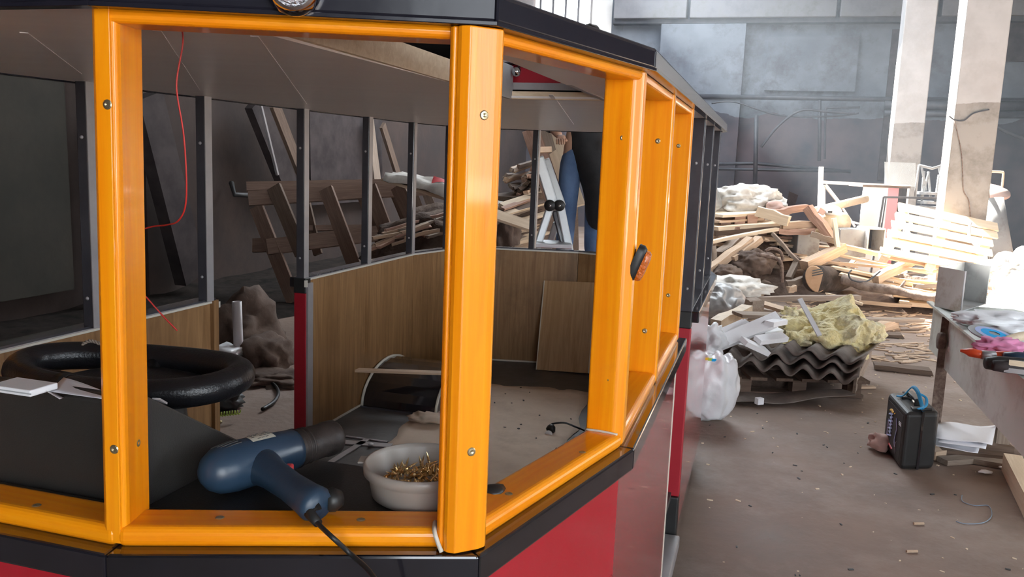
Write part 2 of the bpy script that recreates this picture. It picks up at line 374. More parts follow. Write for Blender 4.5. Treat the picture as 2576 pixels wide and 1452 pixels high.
for i in range(9):
    h = h_w1 - .42 - i * .33
    MB().beam(W(h, SF + .1, 4.6), W(h, SF + .1, 6.6), .05, .05, up=A).build('bar', 'beam', wb)
wm = MB()
def wseg(s0, s1, z0, z1): wm.prism(hs2([(9.1, s0), (9.4, s0), (9.4, s1), (9.1, s1)]), z0, z1)
WINS = [(-4.5, -1.5), (3.5, 6.5)]
wseg(-6, SF + .3, 0, 1.1); wseg(-6, SF + .3, 4.9, 6.6); pr = -6
for a_, b_ in WINS + [(SF + .3, 0)]: wseg(pr, a_, 1.1, 4.9); pr = b_
wr = wm.build('wall_right', 'wallL'); tag(wr, kind='structure')
wf = MB()
wf.prism(hs2([(HL - .3, -5.8), (2.9, -5.8), (2.9, -6.1), (HL - .3, -6.1)]), 0, 6.6)
wf.prism(hs2([(8.4, -5.8), (9.4, -5.8), (9.4, -6.1), (8.4, -6.1)]), 0, 6.6)
wf.prism(hs2([(2.9, -5.8), (8.4, -5.8), (8.4, -6.1), (2.9, -6.1)]), 4.9, 6.6)
tag(wf.build('wall_front', 'wallL'), kind='structure')
# hall roof; opening invented and cut so the sun falls on the right pile
hole = [(-1.1, 10.2), (4.6, 10.2), (4.6, 20.0), (.9, 20.0), (-.1, 15.9), (-.3, 14.4)]
outr = [tuple(W(HL - .3, -6.1).xy), tuple(W(9.4, -6.1).xy), tuple(W(9.4, SF + .3).xy), tuple(W(HL - .3, SF + .3).xy)]
ce = flatmesh(outr, hole, 6.6, 'ceiling', 'ceil_h', zf=lambda v: 6.7, solid=.2); tag(ce, kind='structure')
# horizontal beam and ledges on the far wall
def S_(px, py, s=SF): return onS(px, py, s)
b0 = S_(1535, 45); b1 = S_(2576, 28)
zb = 5.32
tb = empty('trim_1', W(0, SF - .2, 5.2), None, None, kind='structure')
hx = [h_w1 + .25, 2.55, 4.75, 6.6, 9.0]
hx = [h_w1 + .2] + [N.dot(S_(px, 40)) + 1.1 for px in (1735, 2105, 2355)] + [9.0]
for i in range(len(hx) - 1):
    MB().prism(hs2([(hx[i] + .04, SF - .45), (hx[i + 1] - .04, SF - .45), (hx[i + 1] - .04, SF), (hx[i] + .04, SF)]), 5.12, 5.62).build('beam_panel', 'beam', tb, bevel=.02)
MB().prism(hs2([(h_w1 + .2, SF - .3), (9.0, SF - .3), (9.0, SF), (h_w1 + .2, SF)]), 5.02, 5.12).build('ledge', 'pipe', tb)
# shallow wall bays: pilaster and recessed panel edges
def bay(n, px0, px1, z0, z1, mat, d=.12):
    h0 = N.dot(S_(px0, 200)) + 1.1; h1 = N.dot(S_(px1, 200)) + 1.1
    o = MB().prism(hs2([(h0, SF - d), (h1, SF - d), (h1, SF), (h0, SF)]), z0, z1).build(n, mat, mtx=Matrix.Translation((0, 0, 0))); tag(o, kind='structure')
bay('trim_2', 1660, 1868, 0, 5.0, 'farwall', .35)
bay('trim_3', 1925, 2152, 3.5, 4.75, 'farwall', .10)
# columns
def column(px, Y, w, label):
    c = ay(px, 300, Y); c.z = 0
    q = [c + N * (a * w / 2) + A * (b * w / 2) for a, b in ((-1, -1), (1, -1), (1, 1), (-1, 1))]
    o = MB().prism(q, 0, 6.6).build('concrete_column', 'column', mtx=Matrix.Translation(c), bevel=.015)
    return tag(o, label, 'column')
c1 = column(2444, 10.9, .50, 'nearest whitewashed concrete column, behind the leaning pallet')
c2 = column(2283, 15.3, .50, 'middle whitewashed concrete column, behind the clear sheet')
c3 = column(2203, 20.3, .56, 'farthest grey column, standing against the far wall')
# pipes and cables
def tubeobj(name, pts, r, mat, label=None, cat=None, par=None, n=8, group=None, kind=None):
    o = MB().tube(pts, r, n).build(name, mat, par, smooth=True); return tag(o, label, cat, group, kind)
def smooth_path(pts, k=6):
    P = [Vector(p) for p in pts]; out = []
    for i in range(len(P) - 1):
        p0 = P[max(i - 1, 0)]; p1 = P[i]; p2 = P[i + 1]; p3 = P[min(i + 2, len(P) - 1)]
        for j in range(k):
            t = j / k; out.append(.5 * ((2 * p1) + (p2 - p0) * t + (2 * p0 - 5 * p1 + 4 * p2 - p3) * t * t + (3 * p1 - p0 - 3 * p2 + p3) * t ** 3))
    out.append(P[-1]); return out
sp = SF - .5
tubeobj('water_pipe', [S_(1740, 242, SF - 0.38), S_(2165, 249, SF - 0.38), S_(2600, 253, SF - 0.38)], .055, 'pipe', 'long dark horizontal pipe high along the far wall', 'pipe')
tubeobj('heating_pipe', [S_(1770, 413, SF - 0.51), S_(1900, 411, SF - 0.51), S_(2140, 432, SF - 0.51)], .04, 'pipe', 'lower dark pipe on far wall behind the scrap heap', 'pipe')
tubeobj('heating_pipe', [S_(1770, 424, SF - 0.64), S_(2125, 431, SF - 0.64)], .035, 'pipe', 'second dark pipe just under the lower wall pipe', 'pipe')
tubeobj('conduit', [S_(2062, 252, SF - 0.77), S_(2062, 330, SF - 0.77), S_(2061, 405, SF - 0.77)], .04, 'pipe', 'vertical dark conduit dropping from the high wall pipe', 'pipe')
tubeobj('conduit', smooth_path([S_(2163, 270, SF - 0.90), S_(2090, 271, SF - 0.90), S_(2077, 282, SF - 0.90), S_(2075, 400, SF - 0.90)], 4), .025, 'pipe', 'thin bent conduit beside the vertical wall conduit', 'pipe')
tubeobj('cable', smooth_path([S_(1790, 260, SF - 1.03), S_(1850, 257, SF - 1.03), S_(1960, 290, SF - 1.03), S_(2100, 292, SF - 1.03), S_(2160, 285, SF - 1.03)]), .018, 'pipe', 'thin cable sagging along the far wall under the pipe', 'cable')
tubeobj('cable', smooth_path([S_(1915, 370, SF - 1.16), S_(1960, 315, SF - 1.16), S_(2015, 278, SF - 1.16), S_(2080, 281, SF - 1.16), S_(2150, 286, SF - 1.16)]), .028, 'pipe', 'thick dark cable rising diagonally across the far wall', 'cable')
tubeobj('drain_pipe', [S_(1903, 290, SF - 1.29), S_(1899, 480, SF - 1.29)], .05, 'pipe', 'vertical drain pipe left of the pinkish wall panel', 'pipe')
tubeobj('pipe_run', [S_(2225, 265, SF - 1.42), S_(2600, 268, SF - 1.42)], .10, 'pipe', 'thick dark pipe behind the columns, above its thinner twin', 'pipe')
tubeobj('pipe_run', [S_(2225, 285, SF - 1.55), S_(2600, 290, SF - 1.55)], .07, 'pipe', 'thinner dark pipe behind the columns', 'pipe')
tubeobj('cable', smooth_path([S_(2480, 305, SF - 1.68), S_(2530, 330, SF - 1.68), S_(2600, 360, SF - 1.68)]), .04, 'pipe', 'thick cable sloping down right of the nearest column', 'cable')
# dark patch / openings on the right bay
bay('trim_4', 2232, 2272, 1.5, 4.9, 'darkmetal', .05)
bay('trim_5', 2395, 2600, 4.2, 5.05, 'darkmetal', .06)
cp = c1.matrix_basis.translation
pf = hit(2440, 300, cp - A * .252, A)
def onC(px, py): return hit(px, py, cp - A * .262, A)
def onCl(px, py): return hit(px, py, cp - N * .262, N)
tubeobj('wire', smooth_path([onC(2388, 292), onC(2402, 302), onC(2425, 303), onC(2450, 285), onC(2489, 276)]) , .008, 'pipe', 'thin wire looped round the nearest column at the paint edge', 'wire')
tubeobj('hanging_wire', smooth_path([onC(2402, 305), onC(2418, 380), onC(2422, 440), onC(2424, 480), onC(2437, 505), onC(2441, 545)]) , .006, 'rust', 'thin rusty wire hanging down the nearest column face', 'wire')
MB().box(onC(2384, 335), (.05, .05, .16)).build('junction_box', 'whitepaint'); tag(bpy.data.objects['junction_box'], 'small white junction box on left edge of nearest column', 'junction box')
tubeobj('steel_upright', [Vector((ay(2481, 540, 11.25).x - .1, 11.25, 0)), ay(2481, 540, 11.25), ay(2487, 300, 11.2), ay(2492, 100, 11.2)], .035, 'rust', 'rusty brown upright bar on the right side of nearest column', 'bar')

# ================================================================== THE WAGON
# half outline (h, s) of the body; mirrored to the other side
HALF = [(.28, .91), (.735, 1.083), (.867, 1.607), (.867, 4.53), (.79, 4.88), (.547, 5.17), (.0, 5.29)]
OUT = [(-h, s) for h, s in reversed(HALF[:-1])][::-1]
OUT = HALF + [(-h, s) for h, s in reversed(HALF[:-1])]          # counter-clockwise from front right
def offset(P, d):
    n = len(P); r = []
    for i in range(n):
        a = Vector(P[i - 1]); b = Vector(P[i]); c = Vector(P[(i + 1) % n])
        e1 = (b - a).normalized(); e2 = (c - b).normalized()
        n1 = Vector((e1.y, -e1.x)); n2 = Vector((e2.y, -e2.x)); m = (n1 + n2).normalized()
        r.append(tuple(b + m * (d / max(.35, m.dot(n1)))))
    return r
# orientation check: outward must enlarge
def area(P): return sum(P[i - 1][0] * P[i][1] - P[i][0] * P[i - 1][1] for i in range(len(P))) / 2
SG = 1 if area(offset(OUT, .01)) > area(OUT) else -1
def off(d): return offset(OUT, d * SG)
def ztop(s): return 1.772 + .0062 * (s - .9)
wag = empty('tourist_wagon', W(0, 3, 0), 'small road-train wagon with orange varnished window frame, black roof and red body', 'wagon')
PW = lambda hs, z: W(hs[0], hs[1], z)
O0 = off(0); NO = len(OUT)
# segments: index i -> i+1.  0:A-B 1:B-C 2:C-side 3.. rear ... last: A'-A (front middle)
DOOR = (2.765, 3.30)
def seg_split(i):
    """returns list of sub-segments (as param t0,t1) leaving the door gap on the long sides"""
    a, b = OUT[i], OUT[(i + 1) % NO]
    if abs(abs(a[0]) - .867) < 1e-6 and abs(abs(b[0]) - .867) < 1e-6:
        d0 = DOOR[0] if a[0] > 0 else 2.665
        L = b[1] - a[1]; t0 = (d0 - a[1]) / L; t1 = (DOOR[1] - a[1]) / L
        lo, hi = min(t0, t1), max(t0, t1); return [(0, lo), (hi, 1)]
    return [(0, 1)]
def lerp(p, q, t): return (p[0] + (q[0] - p[0]) * t, p[1] + (q[1] - p[1]) * t)
def band(name, mat, d_in, d_out, z0, z1, split=True, bevel=0, par=wag, only=None, zt=None, skip=None):
    Pi, Po = off(d_in), off(d_out); r = []
    for i in range(NO):
        if only is not None and i not in only: continue
        if skip and i in skip: continue
        j = (i + 1) % NO
        for (t0, t1) in (seg_split(i) if split else [(0, 1)]):
            q = [lerp(Pi[i], Pi[j], t0), lerp(Pi[i], Pi[j], t1), lerp(Po[i], Po[j], t1), lerp(Po[i], Po[j], t0)]
            k0 = [W(p[0], p[1], z0 + (zt(p[1]) if zt else 0)) for p in q]; k1 = [W(p[0], p[1], z1 + (zt(p[1]) if zt else 0)) for p in q]
            m = frame(k0[0], k0[1])
            o = MB().add(k0 + k1, [(0, 1, 2, 3), (7, 6, 5, 4), (0, 4, 5, 1), (1, 5, 6, 2), (2, 6, 7, 3), (3, 7, 4, 0)]).build(name, mat, par, mtx=m, bevel=bevel)
            r.append(o)
    return r
LASTF = NO - 1
band('body_panel', 'red', -.02, .0, .16, 1.02)
band('waist_trim', 'black', -.03, .028, 1.008, 1.052, bevel=.004)
band('skirt_rail', 'black', -.06, -.01, .08, .17)
band('floor_edge', 'blackplast', -.12, -.03, .25, .30)
# floor of the wagon
fo = off(-.03); MB().prism([W(*p) for p in fo], .285, .315).build('wagon_floor', 'rubber', wag)
# laminate inner panels (with joints) + pale edge strips + grey cap
LAMZ = (.318, 1.041)
def inner_panels():
    for i in range(2, 9 + 1):
        pass
    Pi, Po = off(-.045), off(-.030)
    side = {2: 1, 3: 1, 4: 1, 5: 1, 6: 1, 7: 1, 8: 1}
    for i in range(NO):
        j = (i + 1) % NO; a, b = OUT[i], OUT[j]
        if a[1] < 1.2 or b[1] < 1.2: continue
        for (t0, t1) in seg_split(i):
            L = math.dist(a, b) * (t1 - t0); k = max(1, round(L / .62))
            for q in range(k):
                u0 = t0 + (t1 - t0) * q / k; u1 = t0 + (t1 - t0) * (q + 1) / k
                g = .0012 / math.dist(a, b)
                c = [lerp(Pi[i], Pi[j], u0 + g), lerp(Pi[i], Pi[j], u1 - g), lerp(Po[i], Po[j], u1 - g), lerp(Po[i], Po[j], u0 + g)]
                MB().prism([W(*p) for p in c], *LAMZ).build('wood_panel', 'lam', wag)
inner_panels()
band('sill_strip', 'alu', -.050, -.028, 1.041, 1.050, only=[i for i in range(NO) if OUT[i][1] > 1.2 and OUT[(i + 1) % NO][1] > 1.2])
band('pale_edge', 'white_edge', -.053, -.048, 1.040, 1.047, only=[i for i in range(NO) if OUT[i][1] > 1.2 and OUT[(i + 1) % NO][1] > 1.2])
band('floor_bead', 'white_edge', -.052, -.046, .316, .325, only=[i for i in range(NO) if OUT[i][1] > 1.2 and OUT[(i + 1) % NO][1] > 1.2])
band('sill_cap', 'steel', -.045, -.003, 1.046, 1.056, only=[i for i in range(NO) if OUT[i][1] > 1.2 and OUT[(i + 1) % NO][1] > 1.2])
# orange sills : front three panels, both chamfers, right side up to the door
def orange_band(nm, z0, z1, din, dout, zt=None, ext=0):
    Pi, Po = off(din), off(dout)
    for i in ((LASTF, 0, 1, 2, NO - 2) if nm == 'window_sill' else (0, 1, 2, NO - 2)):
        j = (i + 1) % NO; t1 = 1
        if i == 2: t1 = (2.715 - OUT[i][1]) / (OUT[j][1] - OUT[i][1])
        cuts = [(0, t1)]
        if i == 2:
            L = OUT[j][1] - OUT[i][1]; cuts = [(0, (2.13 - 1.607) / L), ((2.162 - 1.607) / L, t1)]
        for (u0, u1) in cuts:
            q = [lerp(Pi[i], Pi[j], u0), lerp(Pi[i], Pi[j], u1), lerp(Po[i], Po[j], u1), lerp(Po[i], Po[j], u0)]
            zz = [zt(p[1]) if zt else 0 for p in q]
            k0 = [W(p[0], p[1], z0 + e) for p, e in zip(q, zz)]; k1 = [W(p[0], p[1], z1 + e) for p, e in zip(q, zz)]
            m = frame((k0[0] + k0[3]) / 2, (k0[1] + k0[2]) / 2)
            o = MB().add(k0 + k1, [(0, 1, 2, 3), (7, 6, 5, 4), (0, 4, 5, 1), (1, 5, 6, 2), (2, 6, 7, 3), (3, 7, 4, 0)]).build(nm, 'orange', wag, mtx=m, bevel=.011 if nm == 'window_sill' else .009, seg=4)
            SILLS.append(o)
SILLS = []
orange_band('window_sill', 1.050, 1.080, -.068, .004)
orange_band('window_header', -.019, .0, -.066, .002, zt=ztop)
# orange posts: boards on edge, polygon in (h,s)
def zpost(o): return o
def post(poly, z0, z1, nm='window_post', mat='orangez', bevel=.005):
    q = [W(*p) for p in poly]; c = sum(q, Vector()) / len(q); c.z = z0
    return MB().prism(q, z0, z1).build(nm, mat, wag, mtx=Matrix.Translation(c), bevel=bevel, seg=3)
def w2hs(x, y): return (x * .96 - y * .28 + 1.1, x * .28 + y * .96)
pA = [w2hs(*p) for p in ((-.552, 1.110), (-.5465, 1.104), (-.5265, 1.1012), (-.5255, 1.1065), (-.5235, 1.1062), (-.5205, 1.109), (-.519, 1.115), (-.5175, 1.175), (-.547, 1.178))]
pB = [w2hs(*p) for p in ((-.094, 1.185), (-.0925, 1.130), (-.088, 1.1245), (-.083, 1.1255), (-.0815, 1.1215), (-.077, 1.1175), (-.0655, 1.1145), (-.0325, 1.1325), (-.0245, 1.1405), (-.0235, 1.153), (-.052, 1.205))]
postA = post(pA, 1.056, ztop(.9) - .002, bevel=.0012)
for v in postA.data.vertices:
    if v.co.z > .3: v.co.x += .006
postB = post(pB, 1.054, ztop(1.1) - .004, bevel=.002)
postC = post([(.797, 1.600), (.853, 1.594), (.8705, 1.604), (.872, 1.632), (.799, 1.640)], 1.056, ztop(1.6))
postD = post([(.797, 2.128), (.872, 2.128), (.872, 2.162), (.797, 2.162)], 1.056, ztop(2.1))
postE = post([(.797, 2.684), (.872, 2.684), (.872, 2.716), (.797, 2.716)], 1.056, ztop(2.7))
for pg in (pA, pB): post([(-h, s) for h, s in pg], 1.056, ztop(1) - .004, bevel=.002)
post([(-.797, 1.600), (-.853, 1.594), (-.8705, 1.604), (-.872, 1.632), (-.799, 1.640)], 1.056, ztop(1.6))
# white filler beads at joints
MB().tube(smooth_path([W(*w2hs(-.097, 1.155), 1.082), W(*w2hs(-.0955, 1.128), 1.081), W(*w2hs(-.090, 1.121), 1.068), W(*w2hs(-.084, 1.118), 1.055)], 4), .0035, 6).build('filler_bead', 'white_edge', wag, smooth=True)
MB().tube(smooth_path([W(.798, 1.598, 1.081), W(.83, 1.594, 1.082), W(.862, 1.592, 1.080)], 4), .0025, 6).build('filler_bead', 'white_edge', wag, smooth=True)
# screws
def screw(par, px, py, P, n, r=.0052):
    c = hit(px, py, P, n); nn = n.normalized()
    if nn.dot(EYE - c) < 0: nn = -nn
    b = MB().lathe([(r * 1.25, .0002), (r, .0012), (r * .55, .0014), (.0001, .0003)], c, nn, 12)
    b.build('screw', 'screw', par, smooth=False)
def facep(poly, i): a = W(*poly[i], 1.4); b = W(*poly[(i + 1) % len(poly)], 1.4); d = b - a; return (a + b) / 2, Vector((d.y, -d.x, 0)).normalized()
P, n = facep(pA, 1); [screw(postA, x, y, P, n) for x, y in ((270, 263), (287, 1131))]
P, n = facep(pA, 6); [screw(postA, x, y, P, n) for x, y in ((338, 265), (347, 1115))]
P, n = facep(pB, 6); [screw(postB, x, y, P, n) for x, y in ((1218, 290), (1186, 1137))]
for po, s_, q in ((postC, 1.597, ((1567, 347), (1535, 957))), (postD, 2.127, ((1655, 355), (1622, 833))), (postE, 2.683, ((1707, 367), (1681, 743)))):
    for x, y in q: screw(po, x, y, A * s_, A, .0052)
for x, y in ((92, 1272), (553, 1303), (908, 1308), (1465, 1138), (1280, 1243)):
    screw(SILLS[0] if x < 300 else SILLS[1] if x < 1100 else SILLS[2], x, y, Vector((0, 0, 1.0802)), Vector((0, 0, 1)))
# black steel posts with grey strip on the inner face
def steel_post(h, s, z1=None, nm='steel_post', w=.038, t=.036, z0=1.05, strip=True):
    sg = 1 if h > 0 else -1
    q = [(h - sg * w, s), (h, s), (h, s + t), (h - sg * w, s + t)]
    z1 = z1 or ztop(s) + .012
    p = MB().prism([W(*a) for a in q], z0, z1).build(nm, 'steel', wag, bevel=.004)
    if strip:
        a = h - sg * (w + .001); b_ = h - sg * (w + .004)
        MB().prism([W(*c) for c in ((a, s - .002), (b_, s - .002), (b_, s + t), (a, s + t))], z0, z1).build('grey_strip', 'alu', p)
    for z in (1.14, 1.62):
        c = W(h - sg * w / 2, s, z); MB().lathe([(.006, 0), (.004, .004), (.0005, .005)], c, -A, 10).build('rivet', 'alu', p, smooth=True)
    return p
for h, s in ((-.851, 2.056), (-.851, 2.603), (-.862, 3.30), (-.862, 3.93), (-.862, 4.50), (-.775, 4.86), (-.32, 5.20), (.32, 5.20), (.775, 4.86), (.862, 4.50), (.862, 3.93)):
    steel_post(h, s)
steel_post(.867, 3.30, z0=1.0, w=.05, t=.045)
# red door jambs below
for sg in (-1, 1):
    a = sg * .868; b_ = sg * (.868 - .06)
    MB().prism([W(*c) for c in ((a, 3.292), (b_, 3.292), (b_, 3.335), (a, 3.335))], .30, .985).build('door_jamb', 'redmatt', wag, bevel=.004)
    MB().prism([W(*c) for c in ((a, 3.288), (b_, 3.288), (b_, 3.335), (a, 3.335))], .985, 1.052).build('jamb_cap', 'blackplast', wag, bevel=.004)
    c_ = sg * (.868 - .069)
    MB().prism([W(*c) for c in ((b_, 3.296), (c_, 3.296), (c_, 3.34), (b_, 3.34))], .30, 1.03).build('jamb_strip', 'alu', wag)
    MB().prism([W(*c) for c in ((a, 2.735 - .1 * (sg < 0)), (b_, 2.735 - .1 * (sg < 0)), (b_, 2.765 - .1 * (sg < 0)), (a, 2.765 - .1 * (sg < 0)))], .16, 1.05).build('front_jamb', 'lam' if sg < 0 else 'white_edge', wag)
# white bracket on the left front panel end and on the rear one
MB().box(W(-.815, 2.672, 1.03), (.012, .012, .022)).build('end_cap', 'white_edge', wag)
MB().box(W(-.806, 3.288, 1.03), (.012, .012, .03)).build('end_cap', 'white_edge', wag)
# lower black hinge block on the right door and grey step
MB().prism([W(*c) for c in ((.868, 3.28), (.80, 3.28), (.80, 3.34), (.868, 3.34))], .07, .30).build('hinge_block', 'blackplast', wag, bevel=.006)
MB().prism([W(*c) for c in ((.885, 2.80), (.74, 2.80), (.74, 3.27), (.885, 3.27))], .10, .15).build('door_step', 'alu', wag, bevel=.006)
# ceiling lining and domed black roof, both with the hatch opening
HT = [(.36, 1.15), (.64, 1.15), (.64, 2.41), (.36, 2.41)]
def wxy(P): return [tuple(W(*p).xy) for p in P]
def zc(v): h, s = w2hs(v.x, v.y); return ztop(s) + .004
flatmesh(wxy(off(.004)), wxy(HT), 0, 'ceiling_lining', 'ceiling', wag, zf=zc, solid=.006)
Fo = off(.022); Ft = off(.028); 
rf = band('roof_fascia', 'fascia',   .004, .022, .000, .038, split=False, bevel=.006, zt=ztop)
band('drip_edge', 'fascia', .002, .025, -.003, .003, split=False, zt=ztop, bevel=.001)
# roof skin
bm_ = MB(); e = off(.019); ins = [(p[0] * .78, 3.0 + (p[1] - 3.0) * .80) for p in e]
vsO = [W(p[0], p[1], ztop(p[1]) + .036) for p in e]; vsI = [W(p[0], p[1], ztop(p[1]) + .10) for p in ins]
k = NO; bm_.add(vsO + vsI, [(i, (i + 1) % k, k + (i + 1) % k, k + i) for i in range(k)])
HR = [(.34, 1.45), (.64, 1.45), (.64, 2.41), (.34, 2.41)]
tri = tessellate_polygon([[Vector((v.x, v.y, 0)) for v in vsI], [W(*p) for p in HR]])
allv = vsI + [W(p[0], p[1], ztop(p[1]) + .10) for p in HR]; bm_.add(allv, [tuple(t) for t in tri])
bm_.build('roof_skin', 'tar', wag, solid=.004)
# hatch kerb boards
def kerb(a, b, h0, h1, mat, nm='hatch_board', t=.012):
    p = [W(a[0], a[1]), W(b[0], b[1])]; d = (p[1] - p[0]).normalized(); n_ = Vector((d.y, -d.x, 0)) * t
    q = [p[0], p[1], p[1] + n_, p[0] + n_]
    return MB().prism(q, ztop(1.8) + h0, ztop(1.8) + h1).build(nm, mat, wag)
kerb((.36, 1.15), (.36, 2.18), .002, .052, 'wood_pale')
kerb((.36, 2.18), (.36, 2.42), .002, .095, 'greymetal')
kerb((.64, 2.415), (.36, 2.415), .002, .024, 'wood_pale')
kerb((.64, 2.43), (.36, 2.43), .03, .05, 'alu', 'hatch_frame')
kerb((.64, 2.445), (.36, 2.445), .05, .105, 'redmatt', 'hatch_back', .006)
kerb((.64, 1.15), (.64, 2.42), .002, .095, 'alu', 'hatch_board')
lampc = onS(1305, 183, 2.42)
MB().lathe([(.001, 0), (.011, .002), (.014, .012), (.010, .022), (.001, .026)], lampc - A * .012, -A, 14).build('hatch_light', 'chrome', wag, smooth=True)
MB().tube([lampc + Vector((0, 0, .04)), lampc + Vector((0, 0, .012))], .004, 6).build('hatch_bracket', 'chrome', wag)
# thin joint strips on the ceiling lining
def cstrip(pa, pb, w=.012):
    z = 1.769
    a = az(*pa, z); b = az(*pb, z); a.z = ztop(w2hs(a.x, a.y)[1]) + .0006; b.z = ztop(w2hs(b.x, b.y)[1]) + .0006
    board('joint_strip', a, b, w, .0016, 'ceiling', wag)
for pa, pb in (((60, 90), (200, 195)), ((395, 85), (498, 236)), ((640, 100), (768, 272)), ((1385, 250), (1440, 325))): cstrip(pa, pb)
# roof headlamp on the fascia
fd = (W(*OUT[0]) - W(*OUT[1])).normalized(); fn = Vector((fd.y, -fd.x, 0)); fn = fn if fn.y < 0 else -fn
hl = hit(742, -30, W(*Fo[0]) + fn * .004, fn)
lam = empty('x', hl, None, None) if False else None
hb = MB().lathe([(.034, -.004), (.035, .008), (.028, .020), (.026, .021)], hl, fn, 28, 1.0, 1.0).build('headlamp', 'chrome', wag, smooth=True)
MB().lathe([(.026, .020), (.021, .030), (.011, .034), (.0005, .036)], hl, fn, 24).build('lens', 'glass', hb, smooth=True)
# amber side marker lamp on the outside of the corner post
mc = W(.882, 1.618, 1.6); mp_ = hit(1602, 660, mc, A); 
dirn = (Vector((0, 0, 1)) * .92 + A * .0 + N * .34).normalized()
mx = frame(mp_ - dirn * .03, mp_ + dirn * .03, up=A)
def oval(mb, L, Wd, D, m, z0):
    prof = [(1, 0), (1.0, .5), (.88, .85), (.6, 1), (0.01, 1.02)]; n = 20; vs = []
    for r_, z_ in prof:
        for j in range(n):
            a = 2 * math.pi * j / n; c, s_ = math.cos(a), math.sin(a)
            vs.append(m @ Vector((L * r_ * math.copysign(abs(c) ** .6, c), Wd * r_ * math.copysign(abs(s_) ** .6, s_), z0 + D * z_)))
    mb.add(vs, [(i * n + j, i * n + (j + 1) % n, (i + 1) * n + (j + 1) % n, (i + 1) * n + j) for i in range(4) for j in range(n)]); return mb
# lamp axes: X along its length (tilted), Z pointing outwards from the side wall
Xl = dirn; Zl = (N - N.dot(Xl) * Xl).normalized(); Yl = Zl.cross(Xl)
ml = Matrix((Xl, Yl, Zl)).transposed().to_4x4(); ml.translation = W(.873, 1.625, mp_.z) + (mp_ - W(.873, 1.625, mp_.z)).dot(N) * N * .15 - N * .006 + A * -.004
mlb = oval(MB(), .038, .020, .018, ml, 0).build('marker_lamp', 'blackplast', wag, smooth=True)
oval(MB(), .031, .015, .012, ml, .017).build('amber_lens', 'amber', mlb, smooth=True)
# dashboard shelf and console
shelf = [(.215, .975), (.29, .985), (.70, 1.125), (.745, 1.20), (.66, 1.285), (.25, 1.275)]
MB().prism([W(*p) for p in shelf], 1.045, 1.068).build('dashboard_shelf', 'vinyl', wag, bevel=.004)
MB().prism([W(*p) for p in ((-.66, 1.06), (-.215, .975), (.215, .975), (.25, 1.268), (-.66, 1.268))], 1.045, 1.0665).build('dashboard_shelf', 'vinyl', wag, bevel=.004)
cs = MB(); 
prof = [(.990, 1.066), (.990, 1.226), (1.000, 1.236), (1.012, 1.236), (1.27, 1.078), (1.27, 1.066)]
va = [W(-.50, s, z) for s, z in prof]; vb = [W(.252, s, z) for s, z in prof]; kk = len(prof)
cs.add(va + vb, [tuple(range(kk)), tuple(range(kk, 2 * kk))[::-1]] + [(i, (i + 1) % kk, kk + (i + 1) % kk, kk + i) for i in range(kk)])
cs.build('instrument_console', 'vinyl', wag, bevel=.003)
MB().box(W(.246, 1.045, 1.219), (.012, .03, .003), Matrix.Rotation(-.5, 3, 'X')).build('bracket', 'alu', wag)
MB().tube([W(-.35, .983, 1.070), W(.0, .983, 1.070), W(.21, .983, 1.070)], .006, 8).build('console_piping', 'vinyl', wag, smooth=True)
MB().tube([W(.25, .985, 1.071), W(.45, 1.045, 1.071), W(.66, 1.125, 1.071)], .003, 6).build('shelf_piping', 'vinyl', wag, smooth=True)
# steering wheel (thick rim, three spokes, hub) on a column
wc = az(327, 938, 1.170); 
tilt = Matrix.Rotation(math.radians(4), 4, 'X')
mw = Matrix.Translation(wc) @ Matrix.Rotation(math.radians(-8), 4, 'Z') @ tilt
sw = empty('y', wc, None, None) if False else None
rim = []
for j in range(64):
    a = 2 * math.pi * j / 64; c, s_ = math.cos(a), math.sin(a)
    rim.append(mw @ Vector(((.216) * math.copysign(abs(c) ** .86, c), .105 * math.copysign(abs(s_) ** .92, s_), .004 * math.cos(2 * a))))
wh = MB().tube(rim, .0282, 16, closed=True).build('steering_wheel', 'wheel', wag, smooth=True)
MB().lathe([(.001, .012), (.10, .008), (.145, -.004), (.12, -.022), (.02, -.05)], mw @ Vector((0, 0, -.012)), mw.to_3x3() @ Vector((0, 0, 1)), 28, 1.0, .55).build('hub', 'wheel', wh, smooth=True)
for a in (math.radians(90), math.radians(200), math.radians(-20)):
    MB().tube([mw @ Vector((.03 * math.cos(a), .03 * math.sin(a), -.035)), mw @ Vector((.11 * math.cos(a), .06 * math.sin(a), -.02)), mw @ Vector((.19 * math.cos(a), .095 * math.sin(a), -.004))], [.02, .017, .014], 10).build('spoke', 'wheel', wh, smooth=True)
sa = int(.71 * 64)
MB().tube([rim[sa], rim[sa + 1]], .0290, 16).build('rim_seam', 'blackplast', wh, smooth=True)
MB().tube([wc + Vector((.06, -.03, -.03)), wc + Vector((.055, .03, -.2)), Vector((wc.x + .04, wc.y + .16, .4)), Vector((wc.x + .04, wc.y + .2, .315))], [.052, .05, .045, .045], 14).build('steering_column', 'vinyl', wag, smooth=True)
